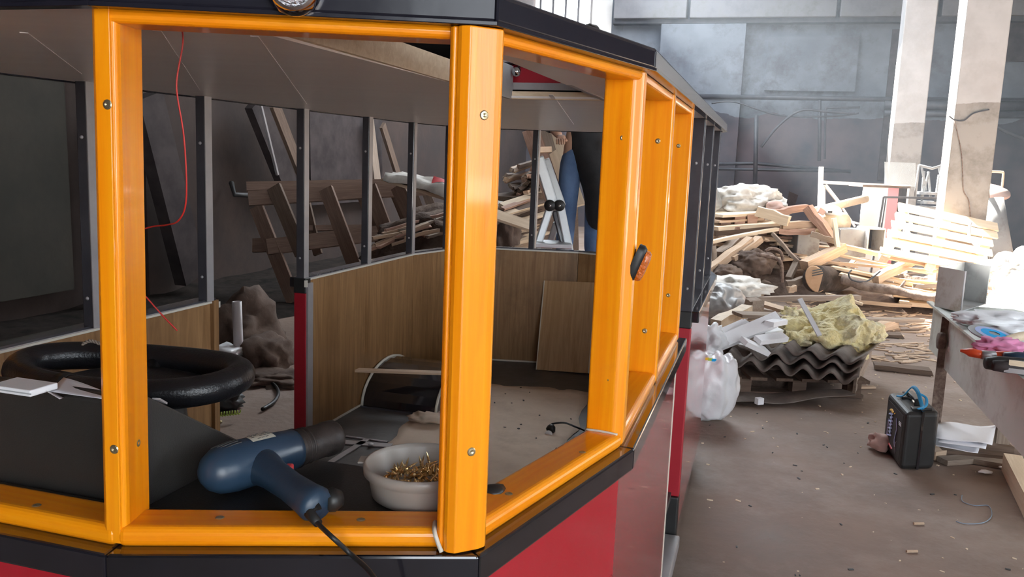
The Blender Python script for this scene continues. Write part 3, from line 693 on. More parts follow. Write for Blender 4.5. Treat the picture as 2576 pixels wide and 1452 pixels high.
# wheel arches
def arch(h0, h1, s0, s1, hgt, nm='wheel_arch'):
    n = 14; vs = []; 
    prof = [(s0 + (s1 - s0) * (1 - math.cos(math.pi * i / n)) / 2, .315 + hgt * math.sin(math.pi * i / n)) for i in range(n + 1)]
    a = [W(h0, s, z) for s, z in prof]; b = [W(h1, s, z) for s, z in prof]; m = n + 1
    o = MB().add(a + b, [(i, i + 1, m + i + 1, m + i) for i in range(n)] + [tuple(range(m)), tuple(range(m, 2 * m))[::-1]]).build(nm, 'black', wag, smooth=False)
    for hh in (h0, h1):
        MB().tube([W(hh, s, z + .003) for s, z in prof], .008, 6).build('edge_strip', 'white_edge' , o, smooth=True)
    MB().beam(W(h0, s0 - .012, .318), W(h1, s0 - .012, .318), .012, .008).build('foot_strip', 'steel', o)
arch(-.81, -.40, 3.86, 4.50, .19)
arch(.40, .81, 3.70, 4.36, .19)
# floor hatch edge strips (aluminium)
def fstrip(pa, pb, w): a = az(*pa, .318); b = az(*pb, .318); board('floor_strip', a, b, w, .005, 'alu', wag)
fstrip((858, 1112), (985, 1122), .05); fstrip((925, 1105), (828, 1166), .03); fstrip((870, 1098), (975, 1112), .012)
# frame underneath: chassis rails and wheels that the side view would show
for h in (-.5, .5): MB().beam(W(h, 1.3, .2), W(h, 5.1, .2), .07, .09).build('chassis_rail', 'blackplast', wag)
for h in (-.74, .74):
    for s in (4.15,):
        t_ = MB().lathe([(.001, -.07), (.10, -.07), (.11, -.075), (.19, -.07), (.205, -.05), (.205, .05), (.19, .07), (.11, .075), (.10, .07), (.001, .07)], W(h, s, .205), N, 28).build('road_wheel', 'blackplast', wag, smooth=True)
        MB().lathe([(.001, .072), (.09, .076), (.10, .07)], W(h, s, .205), N * (1 if h > 0 else -1), 20).build('wheel_rim', 'alu', t_, smooth=True)
for h in (-.6, .6):
    t_ = MB().lathe([(.001, -.06), (.10, -.06), (.15, -.055), (.16, -.03), (.16, .03), (.15, .055), (.10, .06), (.001, .06)], W(h, 1.75, .16), N, 24).build('road_wheel', 'blackplast', wag, smooth=True)
# ================================================================== THINGS IN THE WAGON
Z = Vector((0, 0, 1))
# --- heat gun
gz = 1.109
g0 = az(556, 1183, gz); g1 = az(838, 1100, gz); gd = (g1 - g0); GL = gd.length; gd.normalize()
gun = empty('heat_gun', (g0.x + .06, g0.y + .03, 1.068), 'dark blue hot air gun lying on the dashboard shelf beside the tub', 'heat gun')
mg = frame(g0, g1); 
def gx(x, y=0, z=0): return g0 + gd * x + Vector((-gd.y, gd.x, 0)) * y + Z * z
body = MB().tube([gx(-.034), gx(-.031), gx(-.022), gx(-.006), gx(.02), gx(.06), gx(.10), gx(.13), gx(.142)], [.006, .016, .027, .036, .0395, .039, .036, .0335, .032], 28)
bo = body.build('housing', 'blue', gun, smooth=True)
noz = MB().tube([gx(.135), gx(.14), gx(.145), gx(.20), gx(.204), gx(GL), gx(GL + .004)], [.030, .034, .031, .029, .031, .0305, .028], 26)
no_ = noz.build('nozzle', 'sooty', gun, smooth=True)
for x in (.152, .160): MB().tube([gx(x), gx(x + .003)], [.0315, .0315], 26).build('collar_ring', 'sooty', no_, smooth=True)
h0 = az(665, 1178, gz - .002); h1 = az(792, 1268, gz - .008); hd = (h1 - h0).normalized()
hn = MB().tube([h0 - hd * .03, h0 - hd * .0, h0 + hd * .03, h0 + (h1 - h0) * .55, h0 + (h1 - h0) * .85, h1, h1 + hd * .012], [.030, .029, .0245, .0225, .0245, .027, .022], 24, sq=.9)
hn.build('handle', 'blue', gun, smooth=True)
MB().tube([h1 + Vector((.012, .012, 0)), h1 + Vector((.022, .02, 0)) + hd * .002, h1 + Vector((.03, .028, 0)) + hd * .004], [.016, .018, .012], 14).build('stand_foot', 'blackplast', gun, smooth=True)
MB().box(h0 + hd * .035 + Vector((hd.y, -hd.x, 0)) * -.024 + Z * .006, (.012, .018, .012)).build('trigger', 'redprint', gun, bevel=.003)
# vents and rating plate on the visible upper side of the housing
up_ = (EYE - g0).normalized(); sd_ = gd.cross(up_).normalized()
def surf(x, ang, r): o_ = (Z * math.cos(ang) + Vector((gd.y, -gd.x, 0)) * math.sin(ang)); return gx(x) + o_ * r
for k in range(5):
    an = -.50 + .17 * k; MB().tube([surf(x_ + .002 * k, an, r_) for x_, r_ in ((-.006, .0357), (.004, .0378), (.014, .0390), (.024, .0396))], .0013, 6).build('vent_slot', 'print', bo, smooth=True)
pv = []
for i in range(5):
    for j in range(5): pv.append(surf(.048 + .044 * i / 4, -.28 + .66 * j / 4, .0402 - .0004 * i))
MB().add(pv, [(i * 5 + j, (i + 1) * 5 + j, (i + 1) * 5 + j + 1, i * 5 + j + 1) for i in range(4) for j in range(4)]).build('rating_plate', 'plate', bo, smooth=True)
for r_ in range(4):
    for q in range(5):
        if (r_ + q) % 4 == 3: continue
        a = surf(.052 + q * .0075, -.18 + r_ * .15, .0408); b = surf(.052 + q * .0075 + .005, -.18 + r_ * .15, .0408)
        MB().beam(a, b, .0012, .0004).build('print_mark', 'print', bo)
c0 = h1 + hd * .008
cord = smooth_path([c0, az(782, 1296, 1.094), az(800, 1318, 1.090), az(836, 1352, 1.087), ay(880, 1392, 1.095), ay(940, 1452, 1.06), ay(985, 1560, 1.02), ay(1010, 1900, 1.0), ay(1020, 2600, 1.0)], 6)
MB().tube([c0 - hd * .004, az(776, 1290, 1.094), az(800, 1316, 1.090)], [.0105, .0085, .0065], 12).build('strain_relief', 'blackplast', gun, smooth=True)
MB().tube(cord, .0036, 8).build('power_cord', 'blackplast', gun, smooth=True)
# --- tub of screws
tc_ = Vector((-.132, 1.283, 1.068))
tub = empty('plastic_tub', tc_, 'round milky plastic tub holding screws, behind the thick front post', 'tub')
MB().lathe([(.001, .0), (.070, .0), (.077, .005), (.083, .036), (.0855, .04), (.0905, .041), (.0915, .052), (.0895, .057), (.0865, .057), (.085, .050), (.082, .042), (.0755, .010), (.068, .004), (.001, .004)], tc_, n=48).build('bowl', 'tub', tub, smooth=True)
MB().box(tc_ + Vector((-.094, .01, .052)), (.014, .03, .004)).build('rim_tab', 'tub', tub, bevel=.002)
def screw_mesh():
    b = MB(); b.lathe([(.0002, .0), (.0045, .0), (.0018, .003), (.0017, .006), (.0022, .0065), (.0015, .0075), (.0022, .009), (.0015, .010), (.0021, .0115), (.0014, .0125), (.0019, .014), (.0013, .016), (.0002, .022)], (0, 0, 0), n=7); return b
sc0 = screw_mesh().build('wood_screw', 'brass', None, mtx=Matrix.Identity(4), local=True, smooth=False)
first = True
for i in range(170):
    a = U(0, 6.283); r_ = .066 * math.sqrt(R()); zz = .010 + .030 * (1 - (r_ / .07) ** 2) * R() + .008
    m_ = Matrix.Translation(tc_ + Vector((r_ * math.cos(a), r_ * math.sin(a), zz))) @ Matrix.Rotation(U(0, 6.28), 4, 'Z') @ Matrix.Rotation(U(.9, 1.75) if R() < .75 else U(.2, .8), 4, 'X') @ Matrix.Scale(U(.8, 1.1), 4)
    o = sc0 if first else inst(sc0, m_)
    if first: o.matrix_basis = m_; WM[o.name] = m_.copy(); first = False
    tag(o, 'small yellow zinc wood screw lying in the milky plastic tub', 'screw', 'screws in the tub')
# --- things on the dashboard
b_ = az(8, 966, 1.244); e_ = az(112, 981, 1.244)
wbx = board('white_case', b_, e_, .05, .010, 'white', None, bevel=.002, label='thin white case with a slot lying on the dashboard, left of papers', cat='case')
wbx2 = board('slot', b_ + (e_ - b_) * .08 - Vector((0, .026, 0)), b_ + (e_ - b_) * .92 - Vector((0, .026, 0)), .001, .002, 'greymetal', wbx)
pp = empty('paper_sheets', az(190, 1000, 1.224), 'white folded paper sheets rising from the dashboard, beside the case', 'paper')
for (q, lift) in ((((122, 985), (160, 950), (262, 985), (262, 1004)), 0), (((112, 982), (122, 975), (170, 998), (150, 1004)), 2)):
    P = [az(*q[0], 1.238 + .002 * lift), ay(*q[1], 1.30 + .008 * lift), ay(*q[2], 1.28 + .008 * lift), az(*q[3], 1.238 + .002 * lift)]
    n = 6; vs = []
    for i in range(n + 1):
        for j in range(n + 1):
            u, v = i / n, j / n; p = (P[0] * (1 - u) + P[3] * u) * (1 - v) + (P[1] * (1 - u) + P[2] * u) * v
            vs.append(p + Vector((0, -.010 * math.sin(math.pi * u) * v, .006 * math.sin(math.pi * u) * v)))
    MB().add(vs, [(i * (n + 1) + j, (i + 1) * (n + 1) + j, (i + 1) * (n + 1) + j + 1, i * (n + 1) + j + 1) for i in range(n) for j in range(n)]).build('sheet', 'paper', pp, smooth=True, solid=.0006)
tw = []
wp = [az(207, 866, 1.215), az(225, 858, 1.222), az(245, 862, 1.220), az(268, 874, 1.21), az(290, 886, 1.20)]
wpp = smooth_path(wp, 10); b1_ = []; b2_ = []
for i, p in enumerate(wpp):
    b1_.append(p + Vector((0, math.cos(i * .8) * .002, math.sin(i * .8) * .002))); b2_.append(p - Vector((0, math.cos(i * .8) * .002, math.sin(i * .8) * .002)))
MB().tube(b1_, .002, 6).tube(b2_, .002, 6).build('twisted_cord', 'wood_grey', smooth=True)
tag(bpy.data.objects['twisted_cord'], 'short twisted pale cord end resting on the steering wheel', 'cord')
tubeobj('red_wire', smooth_path([ay(456, 60, 1.30), ay(460, 110, 1.30), ay(446, 190, 1.30), ay(446, 240, 1.30), ay(462, 340, 1.31), ay(469, 450, 1.32), ay(466, 520, 1.33), ay(448, 556, 1.34), ay(420, 566, 1.36), ay(372, 573, 1.38), ay(330, 600, 1.38), ay(330, 700, 1.38), ay(372, 752, 1.38), ay(410, 795, 1.38), ay(446, 832, 1.38)]), .0013, 'redwire', 'thin red wire hanging from the ceiling behind the left front post', 'wire')
# --- brown paper on the wagon floor
zf = .3185
def ragged(corners, z, nx, ny, jit, wav, name, mat, label, cat, seed=0, solid=.0008):
    P = [az(*c, z) for c in corners]; vs = []
    for i in range(nx + 1):
        for j in range(ny + 1):
            u, v = i / nx, j / ny; p = (P[0] * (1 - u) + P[1] * u) * (1 - v) + (P[3] * (1 - u) + P[2] * u) * v
            e = 1 if i in (0, nx) or j in (0, ny) else 0
            q = noise.noise_vector(Vector((u * 7 + seed, v * 7, 0)))
            p = p + Vector((q.x, q.y, 0)) * jit * e; p.z = z + max(0, noise.noise(Vector((u * 4 + seed, v * 4, 3))) * wav)
            vs.append(p)
    o = MB().add(vs, [(i * (ny + 1) + j, (i + 1) * (ny + 1) + j, (i + 1) * (ny + 1) + j + 1, i * (ny + 1) + j + 1) for i in range(nx) for j in range(ny)]).build(name, mat, smooth=True, solid=solid)
    return tag(o, label, cat)
ragged([(1125, 950), (1478, 990), (1395, 1290), (965, 1135)], zf, 24, 24, .10, .02, 'brown_paper_sheet', 'kraft', 'large creased brown paper sheet spread on the wagon floor', 'paper')
blob('crumpled_paper', az(1078, 1052, .345), (.085, .05, .030), 'kraft', sub=3, amp=.7, freq=2.2, flat=.6, seed=4, label='crumpled fold of brown paper against the left wheel arch', cat='paper')
blob('white_crumb', az(933, 1119, .325), (.012, .012, .008), 'white', sub=2, amp=.6, seed=2, label='small white crumb on the wagon floor beside the brown paper', cat='crumb')
# debris on the paper
db = MB()
for _ in range(16):
    p = az(U(1235, 1450), U(975, 1200), zf + .006 + .014); p.z = zf + .02
    db.box(p, (U(.004, .012), U(.003, .008), .004), Matrix.Rotation(U(0, 3), 3, 'Z'), .001)
tag(db.build('paper_debris', 'print'), 'tiny dark flecks scattered over the brown paper', 'debris', kind='stuff')
# leaning offcut
lb0 = (az(1350, 932, .316) + az(1480, 941, .316)) / 2; lwid = (az(1350, 932, .316) - az(1482, 941, .316)).length
lb1 = hit(1434, 709, A * 5.205, A)
lo = board('panel_offcut', lb0 + Z * .004, lb1, lwid, .014, 'lamx', None, up=-A, label='light oak panel offcut leaning upright on the rear wagon wall', cat='panel')
for sgn in (-1, 1):
    side = frame(lb0, lb1, up=-A).to_3x3() @ Vector((0, 1, 0)) * (lwid / 2 + .003) * sgn
    board('pale_edge', lb0 + Z * .004 + side, lb1 + side, .006, .0145, 'white_edge', lo, up=-A)
board('thin_batten', az(892, 931, .515), az(1212, 942, .515), .045, .012, 'wood_tan', None, label='thin batten lying across the left wheel arch', cat='batten')
# plug with cable
pl = az(1385, 1082, .332)
pe = empty('power_plug', (pl.x, pl.y, .32), 'black power plug with white pins side, lying', 'plug')
pe['label'] = 'black power plug and cable lying on the brown paper'
MB().tube([pl + Vector((-.004, -.006, -.004)), pl, pl + Vector((.004, .012, .012)), pl + Vector((.004, .02, .02))], [.018, .024, .020, .010], 12).build('plug_body', 'blackplast', pe, smooth=True)
MB().lathe([(.001, 0), (.018, 0), (.018, .008), (.001, .009)], pl + Vector((-.008, -.02, -.012)), Vector((-.3, -1, -.2)), 14).build('plug_face', 'white', pe, smooth=True)
MB().tube(smooth_path([pl + Vector((.004, .018, .022)), az(1392, 1066, .36), az(1420, 1064, .37), az(1450, 1075, .35), az(1478, 1086, .33), az(1500, 1092, .33)]), .0045, 8).build('cable', 'blackplast', pe, smooth=True)
for k in range(4):
    tubeobj('flat_cable', smooth_path([az(1410 + k * 7, 1140 - k * 3, .33), az(1445 + k * 5, 1105 + k * 2, .345), az(1468, 1088 + k * 3, .35), az(1492, 1082 + k * 4, .34)]), .004, 'blackplast', 'black cable curling out beside the right wheel arch', 'cable', group='cables by right wheel arch')
blob('black_rag', az(1243, 1232, 1.08) , (.018, .02, .008), 'blackplast', sub=2, amp=.4, seed=5, flat=.5, label='small black rag corner just right of the thick front post', cat='rag')

# ================================================================== LEFT OF THE WAGON (seen through the windows)
# dark panels and beams leaning on the left wall
def HLp(px, py, d=.05): return onH(px, py, HL + d)
def wallboard(name, p0, p1, w, t, mat, label, cat='board', d=.12):
    a = HLp(*p0, d); b = HLp(*p1, d); return board(name, a, b, w, t, mat, None, up=N, label=label, cat=cat)
# black strip added to darken the shaded floor along the left wall
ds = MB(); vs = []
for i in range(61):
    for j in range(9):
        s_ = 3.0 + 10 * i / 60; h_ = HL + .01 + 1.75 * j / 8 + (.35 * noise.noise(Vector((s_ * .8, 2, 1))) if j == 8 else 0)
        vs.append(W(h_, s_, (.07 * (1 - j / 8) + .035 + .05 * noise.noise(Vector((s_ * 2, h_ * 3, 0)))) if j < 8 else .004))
tag(ds.add(vs, [(i * 9 + j, (i + 1) * 9 + j, (i + 1) * 9 + j + 1, i * 9 + j + 1) for i in range(60) for j in range(8)]).build('shade_strip', 'soot', smooth=True), 'black strip standing in for shade along the foot of the left wall', 'shade', kind='stuff')
# large dark sheets standing against the wall
def sheet(name, px0, px1, z0, z1, mat, label, cat, d0=.45, d1=.12, t=.03, s_shift=0):
    a = onH(px0, 500, HL + .1); b = onH(px1, 500, HL + .1); s0 = A.dot(a); s1 = A.dot(b)
    b0_, b1_ = W(HL + d0, s0, z0), W(HL + d0, s1, z0); t0_, t1_ = W(HL + d1, s0 + s_shift, z1), W(HL + d1, s1 + s_shift, z1)
    n_ = (b1_ - b0_).cross(t0_ - b0_).normalized() * t
    o = MB().add([b0_, b1_, t1_, t0_, b0_ + n_, b1_ + n_, t1_ + n_, t0_ + n_], [(0, 1, 2, 3), (7, 6, 5, 4), (0, 4, 5, 1), (1, 5, 6, 2), (2, 6, 7, 3), (3, 7, 4, 0)]).build(name, mat)
    return tag(o, label, cat)
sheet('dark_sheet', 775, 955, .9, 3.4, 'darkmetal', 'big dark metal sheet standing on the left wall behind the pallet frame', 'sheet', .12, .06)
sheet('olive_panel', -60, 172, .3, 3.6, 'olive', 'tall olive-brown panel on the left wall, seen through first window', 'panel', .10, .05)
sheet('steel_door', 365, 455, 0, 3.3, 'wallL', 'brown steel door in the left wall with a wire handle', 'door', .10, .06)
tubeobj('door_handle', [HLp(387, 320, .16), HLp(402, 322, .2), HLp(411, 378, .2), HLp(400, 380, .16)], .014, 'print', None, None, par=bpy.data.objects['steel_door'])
sheet('dark_gap', 212, 250, 0, 3.6, 'print', 'narrow black sheet standing in for the dark gap in the left wall beside the first steel post', 'board', .2, .1)  # black sheet put in place of a dark gap in the wall
wallboard('leaning_beam', (480, 700), (365, 240), .35, .14, 'darkmetal', 'broad dark beam leaning on the left wall by the steel door', 'beam', .32)
wallboard('steel_channel', (725, 470), (640, 255), .30, .10, 'darkmetal', 'dark steel channel leaning behind the left pallet frame', 'beam', .3)
board('channel_lip', HLp(698, 440, .42), HLp(655, 262, .42), .03, .03, 'alu', bpy.data.objects['steel_channel'], up=N)
wallboard('leaning_plank', (775, 480), (690, 262), .16, .05, 'wood_dark', 'narrow dark plank leaning right of the steel channel', 'plank', .28)
wallboard('leaning_plank', (1010, 470), (962, 315), .14, .05, 'wood_dark', 'short plank leaning right of the big dark sheet', 'plank', .3)
wallboard('leaning_plank', (950, 480), (928, 300), .22, .05, 'wood_grey', 'faded plank on the right edge of the big dark sheet', 'plank', .24)
tubeobj('wall_bracket', [HLp(582, 460, .1), HLp(590, 490, .25), HLp(640, 492, .3)], .03, 'print', 'black bent bracket on left wall beside the pallet frame', 'bracket')
# big wooden frame (pallet) leaning
fr = empty('wooden_frame', ay(760, 740, 8.9), 'large open frame of rough planks leaning against the left wall', 'pallet')
def frb(a, b, w, t, mat='wood_brown', Y0=8.9, Y1=9.2, nm='plank'):
    return board(nm, ay(*a, Y0), ay(*b, Y1), w, t, mat, fr, up=Vector((-.3, -1, .3)))
frb((620, 470), (1000, 462), .10, .06, 'wood_brown', 9.4, 9.9)
frb((625, 500), (1120, 470), .16, .04, 'wood_brown', 9.05, 9.6)
frb((672, 622), (1105, 568), .17, .04, 'wood_brown', 8.9, 9.5)
frb((636, 618), (690, 616), .15, .04, 'wood_brown', 9.05, 9.05)
frb((770, 575), (960, 572), .06, .05, 'wood_brown', 9.4, 9.7)
for (a, b, mt) in (((740, 760), (645, 520), 'wood_brown'), ((760, 640), (690, 470), 'wood_dark'), ((900, 690), (820, 475), 'wood_brown'), ((1000, 660), (930, 470), 'wood_brown'), ((1062, 600), (1000, 470), 'wood_brown')):
    frb(a, b, .15, .045, mt, 8.75, 9.1)
for i, (a, b) in enumerate((((800, 640), (765, 490)), ((960, 620), (905, 480)), ((1040, 600), (990, 480)))):
    frb(a, b, .10, .04, 'wood_dark', 9.3, 9.6)
for i, (a, b) in enumerate((((1075, 585), (1035, 470)), ((1100, 560), (1070, 480)), ((1040, 600), (1005, 500)))):
    o = board('leaning_lath', ay(*a, 9.9), ay(*b, 10.1), .10, .04, 'wood_dark', None, label='dark lath leaning behind the pallet frame, near the white bag', cat='lath', group='laths behind the pallet frame', up=Vector((0, -1, .2)))
# heap of split laths (left one, between posts)
hb0 = blob('lath_heap_base', ay(1085, 640, 8.6), (.62, .5, .42), 'earth', sub=4, amp=.35, seed=11, flat=.6, label='dark mound of splinters under the split laths', cat='heap', kind='stuff')
for i in range(26):
    px = U(985, 1130); py = U(545, 600) - (px - 985) * .25 + 20; Y = U(8.0, 8.5)
    p = ay(px, py, Y); d = Vector((U(.35, .6), U(.2, .6), U(.05, .25))).normalized() * U(.18, .34)
    board('split_lath', p - d, p + d * .4, U(.03, .05), U(.018, .03), random.choice(['wood_tan', 'wood_red', 'wood_grey']), None, label='split lath end sticking out of the lath stack left of the thick post', cat='lath', group='split laths left of the thick post', rough=.02)
# white sack with red print on a board
board('long_board', ay(985, 452, 8.3), ay(1290, 545, 7.6), .30, .03, 'wood_tan', None, label='pale board carrying the white printed sack', cat='board')
ws = MB(); n = 18; P0_, P1_ = ay(985, 442, 8.25), ay(1275, 525, 7.6); wv = Vector((.12, .34, 0)); vs = []
for i in range(n + 1):
    for j in range(9):
        u, v = i / n, j / 8; q = P0_ + (P1_ - P0_) * u + wv * (v - .5)
        q.z += .02 + .07 * math.sin(math.pi * v) * math.sin(math.pi * min(1, u * 1.05)) + noise.noise(Vector((u * 9, v * 5, 2))) * .035 - (.05 if v in (0, 1) else 0)
        q += noise.noise_vector(Vector((u * 5, v * 5, 9))) * .03; vs.append(q)
wso = ws.add(vs, [(i * 9 + j, (i + 1) * 9 + j, (i + 1) * 9 + j + 1, i * 9 + j + 1) for i in range(n) for j in range(8)]).build('white_sack', 'sack', smooth=True, solid=.004)
tag(wso, 'flat white woven sack with a red print, draped over a board', 'sack')
rp = MB(); vs2 = []
ia, ib = 7, 12
for i in range(ia, ib + 1):
    for j in range(2, 6): vs2.append(vs[i * 9 + j] + Vector((0, -.004, .008)))
rp.add(vs2, [(i * 4 + j, (i + 1) * 4 + j, (i + 1) * 4 + j + 1, i * 4 + j + 1) for i in range(ib - ia) for j in range(3) if not (i in (0, 4) and j == 2)]).build('red_print', 'redprint', wso, smooth=True)
# bundle of sticks, lath stack, ladder, boards behind
bd = empty('stick_bundle', ay(1310, 480, 8.4), 'round bundle of rough sticks with ragged ends, left of the ladder', 'bundle')
for i in range(34):
    a = U(0, 6.28); r_ = .17 * math.sqrt(R()); c = ay(1312, 462, 8.0) + Vector((r_ * math.cos(a) * 1.1, U(-.12, .1), r_ * math.sin(a)))
    board('stick', c, c + Vector((U(.15, .3), .9, U(-.05, .15))), U(.03, .06), U(.02, .04), random.choice(['wood_grey', 'wood_tan', 'wood_dark', 'wood_red']), bd, roll=U(0, 3), rough=.02)
for i in range(20):
    px = U(1255, 1275); y0 = 505 + i * 6.2 + U(-3, 3); L_ = 1405 + U(-25, 10)
    board('stacked_lath', ay(px, y0 + 12, 7.5 + U(-.2, .2)), ay(L_, y0 - 30, 8.3), U(.04, .07), U(.018, .03), random.choice(['wood_tan', 'wood_grey', 'wood_red', 'wood_dark', 'wood_pale']), None, label='long thin lath in the stack behind the folding ladder', cat='lath', group='stacked laths behind the ladder', up=Vector((0, -1, 1)))
stb = MB().beam(ay(1262, 640, 7.95), ay(1420, 610, 8.5), .4, 1.1).build('lath_stack_base', 'wood_dark'); tag(stb, 'dark timber block beneath the stacked laths', 'timber')
board('slanting_plank', ay(1245, 540, 7.0), ay(1335, 570, 7.1), .10, .03, 'wood_pale', None, label='pale plank slanting down to the rear steel post', cat='plank', up=Vector((0, -1, 1)))
blob('brown_sack', ay(1262, 610, 7.3), (.16, .3, .25), 'sackbrown', sub=4, amp=.3, seed=3, label='reddish brown sack below the slanting plank, behind rear wall', cat='sack')
for i, (a, b, mt, lb) in enumerate((((1400, 520), (1335, 328), 'wood_red', 'reddish board leaning highest behind the ladder'), ((1420, 545), (1362, 328), 'wood_grey', 'grey board leaning just right of the reddish one'), ((1345, 378), (1398, 376), 'wood_tan', 'short crosspiece nailed over the leaning boards'), ((1450, 520), (1385, 330), 'wood_pale', 'pale board leaning nearest the standing person'))):
    board('leaning_board', ay(*a, 7.4), ay(*b, 7.9), .16 if i != 2 else .05, .03, mt, None, label=lb, cat='board', up=Vector((0, -1, .1)))
ld = empty('folding_ladder', ay(1390, 625, 6.2), 'folded aluminium ladder with black hinges standing behind the wagon', 'ladder')
def rail(a, b, Y0, Y1, w=.075, nm='rail', mat='ladder'): return board(nm, ay(*a, Y0), ay(*b, Y1), w, .028, mat, ld, up=Vector((0, -1, 0)), bevel=.010)
rail((1395, 525), (1354, 395), 6.0, 6.0, .075); rail((1414, 520), (1372, 400), 6.08, 6.12, .06)
rail((1386, 515), (1345, 640), 6.0, 5.95, .055); rail((1408, 512), (1434, 640), 6.0, 5.95, .06); rail((1396, 530), (1428, 650), 6.04, 6.0, .05, mat='steel')
rail((1400, 560), (1375, 640), 6.2, 6.3, .05)
MB().lathe([(.038, 0), (.038, .001), (.0376, .075), (.036, .08), (.001, .082)], ay(1357, 396, 6.0) + Vector((0, .0, -.02)), Vector((0, -1, 0)), 16).build('rail_cap', 'ladder', ld, smooth=True) if False else None
for px in (1383, 1407):
    hg = MB().lathe([(.001, -.03), (.036, -.03), (.040, -.02), (.040, .02), (.034, .03), (.001, .032)], ay(px, 517, 5.97), Vector((0, -1, 0)), 20).build('hinge', 'blackplast', ld, smooth=True)
    MB().lathe([(.010, .030), (.008, .036), (.001, .038)], ay(px, 517, 5.97), Vector((0, -1, 0)), 12).build('hinge_pin', 'chrome', hg, smooth=True)
MB().beam(ay(1338, 612, 5.95), ay(1436, 616, 5.95), .30, .03).build('platform', 'ladder', ld, bevel=.004)
for (x, y) in ((1340, 620), (1432, 624)):
    p = ay(x, y, 5.95); MB().beam(p, Vector((p.x, p.y, 0)), .04, .03, up=(0, 1, 0)).build('leg', 'ladder', ld)
    MB().beam(p + Vector((0, .25, 0)), Vector((p.x, p.y + .3, 0)), .04, .03, up=(0, 1, 0)).build('leg', 'ladder', ld)
# hall things lower left: sacks, tube, wires
blob('brown_sack', ay(615, 850, 6.6), (.30, .34, .34), 'sackbrown', sub=4, amp=.35, seed=21, freq=1.6, flat=.9, label='large brown sack on the hall floor behind the white tube', cat='sack')
blob('brown_sack', ay(665, 905, 6.2), (.20, .28, .20), 'sackbrown', sub=4, amp=.4, seed=25, freq=1.6, flat=.9, label='slumped smaller brown sack right of the white tube', cat='sack')
blob('brown_rag', ay(700, 955, 5.8), (.24, .2, .06), 'sackbrown', sub=4, amp=.6, seed=28, flat=.7, label='flat brown rag beside the red door jamb', cat='rag')
tq = ay(602, 882, 6.0); tq.z = .004
tu = MB().lathe([(.034, 0), (.034, .52), (.027, .52), (.027, .02)], tq, (-.03, 0, 1), 20).build('plastic_tube', 'pipe_l', smooth=True); tag(tu, 'upright white plastic tube among the sacks left of the wagon', 'tube')
blob('white_rag', ay(560, 885, 5.9), (.13, .12, .05), 'bag', sub=3, amp=.6, seed=8, flat=.7, label='crumpled pale plastic sheet left of the white tube', cat='plastic sheet')
hx_ = []
for i in range(60):
    t = i / 59; p = az(535 + 70 * t, 1045 - 8 * t, .06 ); hx_.append(p + Vector((0, math.cos(i * 1.1) * .012, math.sin(i * 1.1) * .012)))
tubeobj('coiled_cord', hx_, .004, 'green', 'yellow-green coiled cord on the hall floor, left of wagon', 'cord')
blob('black_rag', az(560, 1010, .05), (.12, .1, .06), 'blackplast', sub=3, amp=.5, seed=31, flat=.7, label='black tangled rag beside the coiled cord', cat='rag')
blob('yellow_scrap', az(530, 1068, .04), (.05, .03, .03), 'wool', sub=3, amp=.6, seed=32, flat=.7, label='small pale yellow scrap by the left panel end', cat='scrap')
tubeobj('floor_cable', smooth_path([az(640, 940, .02), az(680, 960, .02), az(700, 985, .02), az(690, 1010, .02), az(660, 1030, .02)]), .012, 'blackplast', 'black cable curving on the hall floor by the red jamb', 'cable')

# ================================================================== THE PERSON (behind the wagon, head above the roof line)
per = empty('person', ay(1490, 640, 6.35), 'person in a black jacket and blue jeans standing behind the wagon', 'person')
PX = ay(1462, 500, 6.35); pz = .80
def skin(name, verts, edges, rad, mat, sub=2, root=0):
    me = bpy.data.meshes.new(name); me.from_pydata([Vector(v) for v in verts], edges, []); me.update()
    o = bpy.data.objects.new(name, me); COL.objects.link(o)
    me.materials.append(M[mat])
    md = o.modifiers.new('skin', 'SKIN'); md.use_smooth_shade = True
    for i, r_ in enumerate(rad):
        sv = me.skin_vertices[0].data[i]; sv.radius = (r_, r_) if not isinstance(r_, tuple) else r_; sv.use_root = (i == root)
    s = o.modifiers.new('sub', 'SUBSURF'); s.levels = sub; s.render_levels = sub
    return o
def pz_(x, y, z): return PX * 1 + Vector((x, y, z - PX.z + pz))
hipx = .0
B_ = [(.0, 0, .92), (.0, 0, 1.10), (0, .01, 1.28), (0, .01, 1.42), (0, .0, 1.50), (0, -.01, 1.60), (0, -.02, 1.72),        # 0-6 spine neck head
      (-.09, 0, .88), (-.10, -.01, .50), (-.11, .03, .10), (-.11, -.10, .04),                                             # left leg
      (.09, 0, .88), (.10, -.01, .50), (.11, .03, .10), (.11, -.10, .04),
      (-.19, .0, 1.40), (-.33, .02, 1.16), (-.22, -.16, 1.02), (-.19, -.22, .99),
      (.19, .0, 1.40), (.27, .02, 1.14), (.24, -.17, .98), (.22, -.24, .96)]
E_ = [(0, 1), (1, 2), (2, 3), (3, 4), (4, 5), (5, 6), (0, 7), (7, 8), (8, 9), (9, 10), (0, 11), (11, 12), (12, 13), (13, 14), (3, 15), (15, 16), (16, 17), (17, 18), (3, 19), (19, 20), (20, 21), (21, 22)]
rd = [(.13, .10), (.125, .09), (.14, .10), (.13, .09), .055, (.085, .095), (.07, .085), .08, .058, .04, .035, .08, .058, .04, .035, .052, .042, .032, .028, .052, .042, .032, .028]
pb = skin('body', [pz_(*v) for v in B_], E_, rd, 'skin'); _parent(pb, per, Matrix.Identity(4))
tr = skin('jeans', [pz_(*B_[i]) for i in (0, 7, 8, 9, 11, 12, 13)] + [pz_(0, 0, 1.0)], [(0, 1), (1, 2), (2, 3), (0, 4), (4, 5), (5, 6), (0, 7)], [(.155, .125), .098, .078, .070, .098, .078, .070, (.15, .12)], 'denim'); _parent(tr, per, Matrix.Identity(4))
